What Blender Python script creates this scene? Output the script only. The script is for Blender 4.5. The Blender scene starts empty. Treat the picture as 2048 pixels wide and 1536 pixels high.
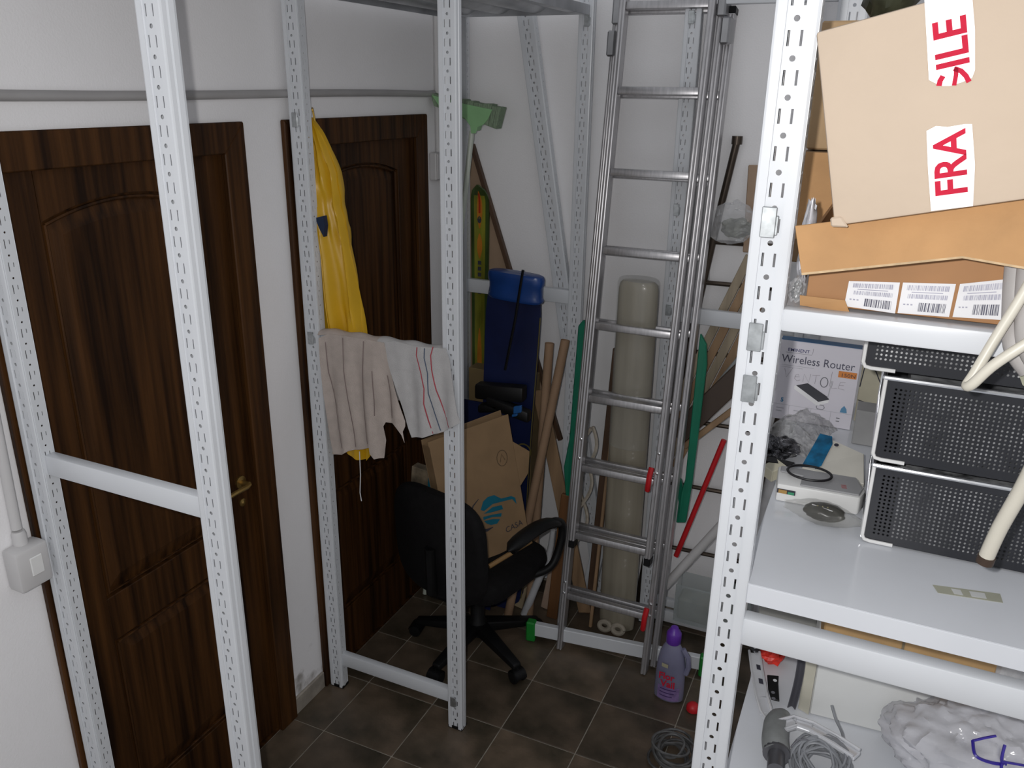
import bpy, bmesh, math, random
from mathutils import Vector as V, Matrix, noise
from mathutils.geometry import delaunay_2d_cdt
random.seed(7)
scene = bpy.context.scene
col = scene.collection
PI = math.pi

# ------------------------------------------------------------------ camera
CAM = V((1.817, 0.0, 2.30)); FPX = 1652.0
P, YW, RL = [math.radians(a) for a in (19.72, -24.38, 0.82)]
_f = V((math.cos(P)*math.sin(YW), math.cos(P)*math.cos(YW), -math.sin(P)))
_r = V((math.cos(YW), -math.sin(YW), 0)); _u = _r.cross(_f)
_r, _u = _r*math.cos(RL)+_u*math.sin(RL), _u*math.cos(RL)-_r*math.sin(RL)
cd = bpy.data.cameras.new('camera'); cam = bpy.data.objects.new('camera', cd); col.objects.link(cam)
cd.sensor_width = 36; cd.lens = 36*FPX/2048; cd.clip_start = 0.02
cam.matrix_world = Matrix((( _r.x, _u.x, -_f.x, CAM.x), (_r.y, _u.y, -_f.y, CAM.y), (_r.z, _u.z, -_f.z, CAM.z), (0, 0, 0, 1)))
scene.camera = cam

# ------------------------------------------------------------------ light: room ambience and the camera's flash
w = bpy.data.worlds.new('room_ambience'); scene.world = w; w.use_nodes = True
w.node_tree.nodes['Background'].inputs[0].default_value = (0.92, 0.95, 1.0, 1)
w.node_tree.nodes['Background'].inputs[1].default_value = 0.43
ld = bpy.data.lights.new('camera_flash', 'POINT'); ld.energy = 58; ld.shadow_soft_size = 0.012; ld.color = (1.0, 0.985, 0.97)
lo = bpy.data.objects.new('camera_flash', ld); col.objects.link(lo); lo.location = CAM - _r*0.055 + _u*0.035
vs = scene.view_settings; vs.view_transform = 'Standard'; vs.look = 'None'; vs.gamma = 1; vs.use_curve_mapping = False; vs.exposure = 0.08

# ------------------------------------------------------------------ helpers
def at(x, y, ax, val):
    """point where the sight line through photo pixel (x, y) meets a world plane"""
    d = _f + _r*((x-1024)/FPX) - _u*((y-768)/FPX)
    return CAM + d*((val-CAM[ax])/d[ax])
def lin(c):
    c = c/255.0
    return c/12.92 if c <= 0.04045 else ((c+0.055)/1.055)**2.4
def rgb(*c): return tuple(lin(v) for v in c)

MATS = {}
def mat(name, c, rough=.5, metal=0, var=.12, scale=9, bump=0, bscale=80, stretch=(1, 1, 1), c2=None, alpha=1, coat=0, trans=0, dirt=None, objrand=0, detail=4):
    if name in MATS: return MATS[name]
    m = bpy.data.materials.new(name); m.use_nodes = True; MATS[name] = m
    nt = m.node_tree; N = nt.nodes; L = nt.links; b = N['Principled BSDF']
    tc = N.new('ShaderNodeTexCoord'); mp = N.new('ShaderNodeMapping'); mp.inputs['Scale'].default_value = stretch
    L.new(tc.outputs['Object'], mp.inputs[0])
    nz = N.new('ShaderNodeTexNoise'); nz.inputs['Scale'].default_value = scale; nz.inputs['Detail'].default_value = detail
    L.new(mp.outputs[0], nz.inputs['Vector'])
    rp = N.new('ShaderNodeValToRGB'); rp.color_ramp.elements[0].position = .32; rp.color_ramp.elements[1].position = .68
    a = tuple(min(1, v*(1-var)) for v in c); z = c2 or tuple(min(1, v*(1+var)) for v in c)
    rp.color_ramp.elements[0].color = (*a, 1); rp.color_ramp.elements[1].color = (*z, 1)
    L.new(nz.outputs['Fac'], rp.inputs[0]); out = rp.outputs[0]
    if objrand:
        oi = N.new('ShaderNodeObjectInfo'); hs = N.new('ShaderNodeHueSaturation'); ml = N.new('ShaderNodeMapRange')
        ml.inputs['To Min'].default_value = 1-objrand; ml.inputs['To Max'].default_value = 1+objrand
        L.new(oi.outputs['Random'], ml.inputs['Value']); L.new(ml.outputs[0], hs.inputs['Value']); L.new(out, hs.inputs['Color']); out = hs.outputs[0]
    if dirt:
        n2 = N.new('ShaderNodeTexNoise'); n2.inputs['Scale'].default_value = dirt[1]; n2.inputs['Detail'].default_value = 6
        L.new(tc.outputs['Object'], n2.inputs['Vector'])
        r2 = N.new('ShaderNodeValToRGB'); r2.color_ramp.elements[0].position = dirt[2]; r2.color_ramp.elements[1].position = dirt[2]+.12
        L.new(n2.outputs['Fac'], r2.inputs[0]); mx = N.new('ShaderNodeMixRGB'); fac = r2.outputs[0]
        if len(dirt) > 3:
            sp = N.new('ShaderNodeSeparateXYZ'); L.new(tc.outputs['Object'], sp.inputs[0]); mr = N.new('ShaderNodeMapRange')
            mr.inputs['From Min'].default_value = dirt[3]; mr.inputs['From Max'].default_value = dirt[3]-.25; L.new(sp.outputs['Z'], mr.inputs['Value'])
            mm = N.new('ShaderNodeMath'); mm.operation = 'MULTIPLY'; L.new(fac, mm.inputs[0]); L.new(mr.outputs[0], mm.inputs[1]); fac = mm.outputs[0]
        L.new(fac, mx.inputs[0])
        L.new(out, mx.inputs[1]); mx.inputs[2].default_value = (*dirt[0], 1); out = mx.outputs[0]
    L.new(out, b.inputs['Base Color'])
    b.inputs['Roughness'].default_value = rough; b.inputs['Metallic'].default_value = metal
    b.inputs['Alpha'].default_value = alpha; b.inputs['Coat Weight'].default_value = coat; b.inputs['Transmission Weight'].default_value = trans
    if bump:
        n3 = N.new('ShaderNodeTexNoise'); n3.inputs['Scale'].default_value = bscale; n3.inputs['Detail'].default_value = 3
        L.new(mp.outputs[0], n3.inputs['Vector'])
        bp = N.new('ShaderNodeBump'); bp.inputs['Strength'].default_value = bump; bp.inputs['Distance'].default_value = .01
        L.new(n3.outputs['Fac'], bp.inputs['Height']); L.new(bp.outputs[0], b.inputs['Normal'])
    return m

WALL = mat('white_wall_paint', (.86, .85, .86), .75, var=.02, scale=2.5, bump=.10, bscale=160)
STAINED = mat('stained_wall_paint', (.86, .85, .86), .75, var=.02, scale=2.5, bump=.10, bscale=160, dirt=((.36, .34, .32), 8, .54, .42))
GROUT = mat('pale_grout', (.34, .31, .26), .9, var=.25, scale=20)
TILE = mat('brown_slate_tile', (.048, .041, .026), .42, var=.35, scale=5, c2=(.155, .112, .078), bump=.3, bscale=25, dirt=((.27, .205, .18), 3.0, .59), objrand=.22, detail=8)
SKIRT = mat('cream_baseboard', (.30, .27, .23), .6, var=.25, scale=14)
WOOD = mat('dark_door_wood', (.024, .0090, .0026), .5, var=.5, scale=4, stretch=(9, 9, .35), c2=(.075, .030, .008), bump=.15, bscale=12, detail=7)
PAINT = mat('light_grey_shelf_paint', (.64, .66, .69), .32, var=.025, scale=5)
CLIPM = mat('zinc_clip', (.42, .44, .45), .4, .8, var=.2, scale=60)
ZINC = mat('zinc_underside', (.42, .43, .45), .38, .7, var=.25, scale=6)
PVC = mat('pale_grey_pvc', (.56, .55, .55), .5, var=.04, scale=6)
ALU = mat('brushed_aluminium', (.46, .45, .46), .33, .72, var=.12, scale=6, stretch=(20, 20, .6))
ALUD = mat('dull_aluminium', (.34, .34, .35), .42, .85, var=.15, scale=8)
BLACKP = mat('black_plastic', (.006, .006, .0065), .42, var=.3, scale=12)
BLACKF = mat('black_chair_fabric', (.0040, .0036, .0042), .75, var=.35, scale=40, bump=.2, bscale=300)
KRAFT = mat('kraft_cardboard', (.44, .245, .105), .8, var=.08, scale=14, bump=.08, bscale=90)
KRAFT2 = mat('pale_cardboard', (.51, .41, .315), .75, var=.03, scale=7, bump=.06, bscale=60)
KRAFT3 = mat('dull_cardboard', (.26, .165, .085), .8, var=.1, scale=10)
KEDGE = mat('cardboard_cut_edge', (.55, .40, .24), .85, var=.2, scale=60)
PAPER = mat('white_paper', (.74, .74, .76), .6, var=.03, scale=20)
RED = mat('red_plastic', (.55, .012, .018), .4, var=.12)
PINKRED = mat('pink_red_print', (.50, .006, .035), .85, var=.08, scale=30)
TAPE = mat('white_glossy_tape', (.80, .76, .78), .25, var=.03, scale=20)
GREY = mat('mid_grey_print', (.15, .15, .17), .6, var=.1)
DARKP = mat('dark_print', (.03, .03, .045), .6, var=.1)
WHITEP = mat('white_plastic', (.74, .74, .73), .35, var=.03)
CHROME = mat('chrome_wire', (.72, .73, .75), .18, .9, var=.05)
CLEAR = mat('clear_plastic_film', (.75, .76, .78), .12, var=.1, alpha=.22, scale=20, bump=.5, bscale=40)

for _m in (BLACKP, BLACKF): _m.node_tree.nodes['Principled BSDF'].inputs['Specular IOR Level'].default_value = .25
class G:
    def __init__(s): s.v = []; s.f = []
    def add(s, vs, fs):
        n = len(s.v); s.v += [V(p) for p in vs]; s.f += [tuple(i+n for i in q) for q in fs]; return s
    def obox(s, c, a, b, d):
        c, a, b, d = V(c), V(a), V(b), V(d)
        vs = [c+a*i+b*j+d*k for k in (-1, 1) for j in (-1, 1) for i in (-1, 1)]
        fs = [(0, 2, 3, 1), (4, 5, 7, 6), (0, 1, 5, 4), (2, 6, 7, 3), (0, 4, 6, 2), (1, 3, 7, 5)]
        if a.cross(b).dot(d) < 0: fs = [q[::-1] for q in fs]
        return s.add(vs, fs)
    def box(s, x0, y0, z0, x1, y1, z1):
        return s.obox(((x0+x1)/2, (y0+y1)/2, (z0+z1)/2), ((x1-x0)/2, 0, 0), (0, (y1-y0)/2, 0), (0, 0, (z1-z0)/2))
    def bar(s, p, q, wd, h, up=(0, 0, 1)):
        p, q = V(p), V(q); t = (q-p); L = t.length; t.normalize(); up = V(up); side = t.cross(up).normalized(); up = side.cross(t)
        return s.obox((p+q)/2, t*(L/2), side*(wd/2), up*(h/2))
    def tube(s, pts, r, n=10, cap=True, rf=None):
        pts = [V(p) for p in pts]; rings = []; prev = None
        for i, p in enumerate(pts):
            t = (pts[min(i+1, len(pts)-1)]-pts[max(i-1, 0)]).normalized()
            if prev is None: a = t.orthogonal().normalized()
            else: a = (prev - t*prev.dot(t)).normalized()
            prev = a; b = t.cross(a); rr = rf(i/(len(pts)-1)) if rf else r
            rings.append([p+(a*math.cos(k*2*PI/n)+b*math.sin(k*2*PI/n))*rr for k in range(n)])
        vs = [p for R in rings for p in R]; fs = []
        for i in range(len(pts)-1):
            for k in range(n):
                k2 = (k+1) % n; fs.append((i*n+k, i*n+k2, (i+1)*n+k2, (i+1)*n+k))
        if cap: fs.append(tuple(range(n))[::-1]); fs.append(tuple(range((len(pts)-1)*n, len(pts)*n)))
        return s.add(vs, fs)
    def lathe(s, prof, c, n=24, axis=(0, 0, 1), sx=1, sy=1, ref=None):
        c = V(c); ax = V(axis).normalized(); a = (V(ref) if ref else ax.orthogonal()); a = (a-ax*a.dot(ax)).normalized(); b = ax.cross(a)
        vs = []; fs = []
        for r, h in prof: vs += [c+ax*h+(a*math.cos(k*2*PI/n)*sx+b*math.sin(k*2*PI/n)*sy)*r for k in range(n)]
        for i in range(len(prof)-1):
            for k in range(n):
                k2 = (k+1) % n; fs.append((i*n+k, i*n+k2, (i+1)*n+k2, (i+1)*n+k))
        fs.append(tuple(range(n))[::-1]); m = (len(prof)-1)*n; fs.append(tuple(range(m, m+n)))
        return s.add(vs, fs)
    def prism(s, pts, d):
        pts = [V(p) for p in pts]; d = V(d); n = len(pts); nrm = V((0, 0, 0))
        for i in range(n): nrm += pts[i].cross(pts[(i+1) % n])
        if nrm.dot(d) < 0: pts = pts[::-1]
        vs = pts+[p+d for p in pts]
        return s.add(vs, [tuple(range(n))[::-1], tuple(range(n, 2*n))]+[(i, (i+1) % n, n+(i+1) % n, n+i) for i in range(n)])
    def grid(s, fn, nu, nv, closed=False):
        vs = [fn(i/nu, j/nv) for j in range(nv+1) for i in range(nu if closed else nu+1)]; W = nu if closed else nu+1; fs = []
        for j in range(nv):
            for i in range(nu):
                i2 = (i+1) % W; fs.append((j*W+i, j*W+i2, (j+1)*W+i2, (j+1)*W+i))
        return s.add(vs, fs)
    def sphere(s, c, r, n=14, m=9, sq=(1, 1, 1)):
        c = V(c)
        def fn(u, v):
            a, b = u*2*PI, (v-.5)*PI*.998
            return c+V((math.cos(a)*math.cos(b)*sq[0], math.sin(a)*math.cos(b)*sq[1], math.sin(b)*sq[2]))*r
        return s.grid(fn, n, m, True)
    def build(s, name, m, parent=None, smooth=False, bevel=0, solid=0, seg=1, merge=False):
        o0 = root_loc(parent)
        me = bpy.data.meshes.new(name); me.from_pydata([p-o0 for p in s.v], [], s.f)
        if bevel or solid or merge or smooth:
            bm = bmesh.new(); bm.from_mesh(me)
            if merge: bmesh.ops.remove_doubles(bm, verts=bm.verts, dist=1e-5)
            if solid:
                bmesh.ops.recalc_face_normals(bm, faces=bm.faces); bmesh.ops.solidify(bm, geom=bm.faces[:], thickness=solid)
            if bevel:
                es = [e for e in bm.edges if len(e.link_faces) == 2 and e.calc_face_angle(0) > .6]
                bmesh.ops.bevel(bm, geom=es, offset=bevel, segments=seg, profile=.5, affect='EDGES', clamp_overlap=True)
            bmesh.ops.recalc_face_normals(bm, faces=bm.faces)
            if smooth:
                for fc in bm.faces: fc.smooth = True
                for e in bm.edges:
                    if len(e.link_faces) == 2 and e.calc_face_angle(0) > .7: e.smooth = False
            bm.to_mesh(me); bm.free()
        me.materials.append(m); o = bpy.data.objects.new(name, me); col.objects.link(o)
        if parent: o.parent = parent
        return o
def root_loc(p):
    t = V((0, 0, 0))
    while p: t += p.location; p = p.parent
    return t
def tag(o, label, cat, group=None):
    o['label'] = label; o['category'] = cat
    if group: o['group'] = group
    return o
def thing(name, label, cat, loc=(0, 0, 0), group=None):
    o = bpy.data.objects.new(name, None); o.empty_display_size = .05; col.objects.link(o); o.location = loc
    return tag(o, label, cat, group)
def struct(o): o['kind'] = 'structure'; return o
def empty(name, loc=(0, 0, 0)):
    o = bpy.data.objects.new(name, None); o.empty_display_size = .05; col.objects.link(o); o.location = loc; return o

class Fr:
    """flat frame: origin, right and up directions; f(x, y, out) gives a world point"""
    def __init__(s, o, ux, uy):
        s.o = V(o); s.ux = V(ux).normalized(); s.uy = V(uy); s.uy = (s.uy-s.ux*s.uy.dot(s.ux)).normalized(); s.n = s.ux.cross(s.uy)
    def __call__(s, x, y, z=0): return s.o+s.ux*x+s.uy*y+s.n*z
    def rect(s, x0, y0, x1, y1, z=.0004, g=None, t=.0003): return (g or G()).prism([s(x0, y0, z), s(x1, y0, z), s(x1, y1, z), s(x0, y1, z)], s.n*t)
    def poly(s, pts, z=.0004, g=None, t=.0003): return (g or G()).prism([s(x, y, z) for x, y in pts], s.n*t)
    def stroke(s, pts, wd, z=.0005, g=None):
        g = g or G(); n = len(pts); vs = []
        for i, (x, y) in enumerate(pts):
            a = pts[max(i-1, 0)]; b = pts[min(i+1, n-1)]; dx, dy = b[0]-a[0], b[1]-a[1]; L = math.hypot(dx, dy) or 1
            ww = wd[i] if isinstance(wd, (list, tuple)) else wd
            vs += [s(x-dy/L*ww/2, y+dx/L*ww/2, z), s(x+dy/L*ww/2, y-dx/L*ww/2, z)]
        return g.add(vs, [(2*i, 2*i+1, 2*i+3, 2*i+2) for i in range(n-1)])
def text(fr, x, y, size, string, m, parent, name='lettering', z=.0006, spacing=1.0, bold=0, width=None, shear=0):
    cu = bpy.data.curves.new('txt', 'FONT'); cu.body = string; cu.size = size; cu.space_character = spacing; cu.offset = bold; cu.shear = shear; cu.resolution_u = 3
    t = bpy.data.objects.new('txt', cu); col.objects.link(t); bpy.context.view_layer.update()
    me = bpy.data.meshes.new_from_object(t.evaluated_get(bpy.context.evaluated_depsgraph_get()))
    bpy.data.objects.remove(t); bpy.data.curves.remove(cu)
    xs = [v.co.x for v in me.vertices]; k = 1
    if width and xs: k = width/(max(xs)-min(xs))
    o0 = root_loc(parent)
    for v in me.vertices: v.co = fr(x+v.co.x*k, y+v.co.y, z)-o0
    me.name = name; me.materials.clear(); me.materials.append(m)
    o = bpy.data.objects.new(name, me); col.objects.link(o); o.parent = parent
    return o
def inside(pt, poly):
    x, y = pt; c = False; n = len(poly)
    for i in range(n):
        x1, y1 = poly[i]; x2, y2 = poly[(i+1) % n]
        if (y1 > y) != (y2 > y) and x < (x2-x1)*(y-y1)/(y2-y1)+x1: c = not c
    return c
def tri_poly(poly, holes=(), step=None):
    """triangles of a 2-D outline with holes (and inner grid points)"""
    vs = [V(p) for p in poly]; es = [(i, (i+1) % len(poly)) for i in range(len(poly))]
    for h in holes:
        n = len(vs); vs += [V(p) for p in h]; es += [(n+i, n+(i+1) % len(h)) for i in range(len(h))]
    if step:
        xs = [p[0] for p in poly]; ys = [p[1] for p in poly]; x = min(xs)+step*.5
        while x < max(xs):
            y = min(ys)+step*.5
            while y < max(ys):
                if inside((x, y), poly): vs.append(V((x+random.uniform(-.1, .1)*step, y)))
                y += step
            x += step
    v2, _, f2, *_r2 = delaunay_2d_cdt([V((p[0], p[1])) for p in vs], es, [], 0, 1e-7)
    out = []
    for t in f2:
        c = sum((v2[i] for i in t), V((0, 0)))/len(t)
        if inside(c, poly) and not any(inside(c, h) for h in holes): out.append(tuple(t))
    return v2, out

# ------------------------------------------------------------------ the room
BACK = 3.30
fl = G().box(-.15, -1.2, -.10, 3.4, BACK+.15, -.003).build('floor', GROUT); struct(fl)
xl = [0.0]+[.154+.3*k for k in range(0, 11)]; yl = [-1.01+.3*k for k in range(0, 15)]+[BACK]
tm = {}
for i in range(len(xl)-1):
    for j in range(len(yl)-1):
        a, b = xl[i+1]-xl[i], yl[j+1]-yl[j]; key = (round(a, 3), round(b, 3))
        if key not in tm:
            o = G().box(.002, .002, -.008, a-.002, b-.002, 0).build('tile', TILE, bevel=.0012); tm[key] = o.data
        else:
            o = bpy.data.objects.new('tile', tm[key]); col.objects.link(o)
        o.location = (xl[i], yl[j], 0); o.parent = fl
D1, D2, DT = (1.14, 2.008), (2.192, 3.09), 2.195      # door casings along the left wall
g = G()
for y0, y1, z0 in ((-1.2, D1[0]+.07, 0), (D1[1]-.07, D2[0]+.07, 0), (D2[1]-.07, BACK, 0), (D1[0]+.07, D1[1]-.07, DT-.05), (D2[0]+.07, D2[1]-.07, DT-.05)):
    g.box(-.15, y0, z0, 0, y1, 2.95)
struct(g.build('wall_left', STAINED))
struct(G().box(-.15, BACK, 0, 3.4, BACK+.15, 2.95).build('wall_back', WALL))
struct(G().box(3.25, -1.2, 0, 3.4, BACK, 2.95).build('wall_right', WALL))
g = G()
for y0, y1 in ((-1.2, D1[0]-.002), (D1[1]+.002, D2[0]-.002), (D2[1]+.002, BACK)): g.box(0.0005, y0, 0.0005, .012, y1, .075)
struct(g.build('baseboard_left', SKIRT, bevel=.003))
struct(G().box(.013, BACK-.012, .0005, 3.25, BACK-.0005, .075).build('baseboard_back', SKIRT, bevel=.003))

BRASS = mat('dull_brass', (.45, .30, .10), .35, .9, var=.2)
def door(name, y0, y1, hinge_low):
    r = struct(empty(name, (0, (y0+y1)/2, 0))); cw = .088; zi = DT-cw; t = .018
    fx = .0008
    g = G().prism([(fx, y0, 0), (fx, y0+cw, 0), (fx, y0+cw, zi), (fx, y0, DT)], (t, 0, 0)); g.build('casing', WOOD, r, bevel=.003)
    g = G().prism([(fx, y1, 0), (fx, y1-cw, 0), (fx, y1-cw, zi), (fx, y1, DT)], (t, 0, 0)); g.build('casing', WOOD, r, bevel=.003)
    g = G().prism([(fx, y0, DT), (fx, y0+cw, zi), (fx, y1-cw, zi), (fx, y1, DT)], (t, 0, 0)); g.build('casing', WOOD, r, bevel=.003)
    a, b = y0+.0712, y1-.0712; xf = -.014; sw = .115; zt = DT-.0515
    for ya_, yb_ in ((y0+.0702, y0+cw-.001), (y1-cw+.001, y1-.0702)): G().box(xf+.0006, ya_, .003, .0006, yb_, zt).build('jamb', WOOD, r)
    G().box(xf+.0006, y0+cw-.001, zi+.001, .0006, y1-cw+.001, zt).build('jamb', WOOD, r)
    G().box(-.06, y0+.0705, -.0025, -.0005, y1-.0705, .0025).build('threshold', WOOD, r)
    G().box(-.05, a, .004, xf-.016, b, zt).build('door_core', WOOD, r)
    G().box(xf-.016, a, .004, xf, a+sw, zt).build('stile', WOOD, r, bevel=.002)
    G().box(xf-.016, b-sw, .004, xf, b, zt).build('stile', WOOD, r, bevel=.002)
    ya, yb = a+sw, b-sw; mid = (ya+yb)/2; zlow, zlock, zarch = .235, (.80, .94), 1.985
    def arch(y, e=0): return zarch+e+.045*(1-((y-mid)/((yb-ya)/2))**2)
    ys = [ya+(yb-ya)*k/14 for k in range(15)]
    G().prism([(xf-.016, y, arch(y)) for y in ys]+[(xf-.016, yb, zt), (xf-.016, ya, zt)], (.016, 0, 0)).build('top_rail', WOOD, r)
    G().box(xf-.016, ya, zlock[0], xf, yb, zlock[1]).build('lock_rail', WOOD, r, bevel=.002)
    G().box(xf-.016, ya, .004, xf, yb, zlow).build('bottom_rail', WOOD, r, bevel=.002)
    def panel(z0, zf, nm):
        g = G(); outs = []
        for ins, x in ((.012, xf-.0155), (.055, xf-.004), (.062, xf-.004)):
            yy = [ya+ins+(yb-ya-2*ins)*k/14 for k in range(15)]
            outs.append([(x, y, zf(y)-ins) for y in yy]+[(x, yb-ins, z0+ins), (x, ya+ins, z0+ins)])
        n = 17
        for k in range(2): g.add(outs[k]+outs[k+1], [(i, (i+1) % n, n+(i+1) % n, n+i) for i in range(n)])
        g.add(outs[2], [tuple(range(n))]); g.build(nm, WOOD, r, merge=True)
        m = [outs[0][i] for i in range(n)]; gg = G().tube([(xf-.006, p[1], p[2]) for p in m]+[(xf-.006, m[0][1], m[0][2])], .005, 6); gg.build('moulding', WOOD, r)
    panel(zlock[1], lambda y: arch(y), 'upper_panel'); panel(zlow, lambda y: zlock[0], 'lower_panel')
    yh = b-.066 if hinge_low else a+.058; s = -1 if hinge_low else 1
    h = G().lathe([(.022, 0), (.022, .006), (.009, .009), (.009, .04)], (xf, yh, 1.06), 14, (1, 0, 0)).build('handle', BRASS, r, smooth=True)
    G().tube([(xf+.04, yh, 1.06), (xf+.046, yh+s*.02, 1.06), (xf+.046, yh+s*.07, 1.062), (xf+.042, yh+s*.11, 1.058)], .008, 8).build('lever', BRASS, h, smooth=True)
    G().lathe([(.014, 0), (.014, .004), (.006, .006), (.004, .008)], (xf, yh, .985), 12, (1, 0, 0)).build('key_plate', BRASS, r, smooth=True)
    yz = a+.001 if hinge_low else b-.001
    for z in (.25, 1.1, 1.96): G().lathe([(.004, -.005), (.007, 0), (.007, .07), (.004, .076)], (xf+.006, yz, z), 10).build('hinge', CHROME, r, smooth=True)
    return r
WOOD.node_tree.nodes['Principled BSDF'].inputs['Specular IOR Level'].default_value = .18
door('door_1', *D1, True); door('door_2', *D2, True)

# conduits and boxes on the left wall
PVCD = mat('dull_grey_pvc', (.36, .35, .35), .5, var=.06, scale=6)
def conduit(name, label, pts, r=.0125, m=None):
    return tag(G().tube(pts, r, 10).build(name, m or PVC, smooth=True), label, 'conduit')
conduit('cable_conduit', 'long grey horizontal cable conduit on the white wall above both doors', [(.013, y, 2.272+.004*math.sin(y*3)) for y in [-.3+.2*k for k in range(18)]]+[(.013, 3.155, 2.275)], m=PVCD)
conduit('cable_conduit', 'grey vertical conduit nearest the second door, running down to the junction box', [(.013, 3.185, 2.04), (.013, 3.185, 2.93)], .0115)
conduit('cable_conduit', 'grey vertical conduit in the room corner, running down to the junction box', [(.013, 3.225, 2.04), (.013, 3.225, 2.93)], .0115)
j = thing('junction_box', 'flat grey junction box below the vertical conduits in the corner', 'junction box', (.003, 3.19, 1.93))
G().box(.001, 3.125, 1.925, .035, 3.265, 2.04).build('box_body', PVC, j, bevel=.005); G().box(.0355, 3.13, 1.93, .040, 3.26, 2.035).build('cover', PVC, j, bevel=.002)
conduit('cable_conduit', 'grey vertical conduit leading down to the light switch by the first door', [(.013, 1.103, 1.285), (.013, 1.107, 1.6), (.013, 1.103, 2.255)], .0125)
j = thing('light_switch', 'square grey surface mounted light switch beside the first door', 'switch', (.002, 1.1, 1.13))
G().box(.001, 1.06, 1.135, .055, 1.145, 1.245).build('switch_body', PVC, j, bevel=.009, seg=2, smooth=True)
G().lathe([(.017, 0), (.017, .03), (.014, .04)], (.016, 1.103, 1.24), 14).build('conduit_collar', PVC, j, smooth=True)
G().box(.0555, 1.09, 1.17, .060, 1.122, 1.22).build('rocker', WHITEP, j, bevel=.002)

# ------------------------------------------------------------------ perforated shelving
PW, PD = .057, .038
def circ(cx, cy, r, n=8): return [(cx+r*math.cos(k*2*PI/n), cy+r*math.sin(k*2*PI/n)) for k in range(n)]
def rct(x0, y0, x1, y1): return [(x0, y0), (x1, y0), (x1, y1), (x0, y1)]
def perforated(g, fn, wd, L, shapes, pitch=.05):
    v, t = tri_poly(rct(0, 0, wd, pitch), shapes)
    for k in range(int(L/pitch)):
        g.add([fn(p[0], p[1]+k*pitch) for p in v], t)
def post_mesh(L, mirror=False, flip_lip=False):
    """upright: perforated front, slotted inner side, ridged outer side, folded lips at the back"""
    L = round(L/.05)*.05; g = G()
    mx = (lambda x: PW-x) if mirror else (lambda x: x)
    band = [rct(.0034, .004, .0068, .024), rct(.0202, .004, .0236, .024), circ(.0135, .0385, .0042, 10)]
    perforated(g, lambda a, b: (mx(.015+a), .0028, b), .027, L, band)
    side = [rct(.008, .004, .0104, .024), rct(.0196, .012, .0216, .022), circ(.0140, .0385, .0026)]
    perforated(g, lambda a, b: (mx(PW), .003+a, b), .030, L, side)
    def strip(pts):
        for (x0, y0), (x1, y1) in zip(pts, pts[1:]):
            g.add([(mx(x0), y0, 0), (mx(x1), y1, 0), (mx(x1), y1, L), (mx(x0), y0, L)], [(0, 1, 2, 3)])
    strip([(.0138, .0), (.015, .0028)]); strip([(.042, .0028), (.0432, 0)])
    strip([(.003, 0), (.0138, 0)]); strip([(.0432, 0), (PW-.003, 0), (PW-.0008, .0008), (PW, .003)])
    strip([(.003, 0), (.0008, .0008), (0, .003), (0, .011), (.0035, .013), (.0035, .0165), (0, .0185), (0, .030), (.002, PD-.002), (.006, PD), (.015, PD), (.015, PD-.006)])
    strip([(PW, .033), (PW-.001, PD-.002), (PW-.005, PD), (PW-.014, PD)])
    o = g.build('post', PAINT, merge=True, solid=-.0014); me = o.data; bpy.data.objects.remove(o)
    return me
PMESH = {(m): post_mesh(2.65, m) for m in (False, True)}
def post(parent, x, y, mirror):
    o = bpy.data.objects.new('post', PMESH[mirror]); col.objects.link(o); o.parent = parent; o.location = V((x, y, .004))-root_loc(parent)
    G().box(x-.001, y-.001, .0005, x+PW+.001, y+PD+.001, .012).build('foot_cap', BLACKP, o_fix(o)); return o
def o_fix(o): return o
def clip(parent, x, y, z):
    g = G().obox((x, y-.0025, z), (.0105, 0, 0), (0, .0015, 0), (0, 0, .022)); g.obox((x+.012, y-.0015, z-.004), (.002, 0, 0), (0, .002, 0), (0, 0, .014))
    return g.build('locking_clip', CLIPM, parent, bevel=.001)
def beam(parent, x0, x1, y, z0, z1, d=.028):
    g = G().box(x0, y, z0, x1, y+d, z1); o = g.build('cross_bar', PAINT, parent, bevel=.004, seg=2, smooth=True)
    return o
LR = thing('shelving_rack', 'tall open light grey metal shelving rack along the wall with two doors', 'shelving', (.35, 2.2, 0))
XW, XO, CS = .026, .570, .047
for y, dx in ((1.150, 0), (2.210, 0), (3.215, CS)):
    post(LR, XW+dx, y, False); post(LR, XO+dx, y, True)
yb = 1.155
beam(LR, XW+PW, XO, 1.158, 1.418, 1.470); beam(LR, XW+PW, XO, 1.158, .11, .165)
beam(LR, XW+PW, XO, 2.218, .108, .165); beam(LR, XW+PW, XO, 2.218, 1.452, 1.500)
beam(LR, XW+PW+CS, XO+CS, 3.223, 1.435, 1.495); beam(LR, XW+PW+CS, XO+CS, 3.223, .06, .115)
for x, y, z in ((XW+.021, 2.210, 2.195), (XW+.021, 2.210, 1.475), (XO+.021, 2.210, .125), (XO+CS+.034, 3.215, 2.545)): clip(LR, x, y, z)
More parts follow.
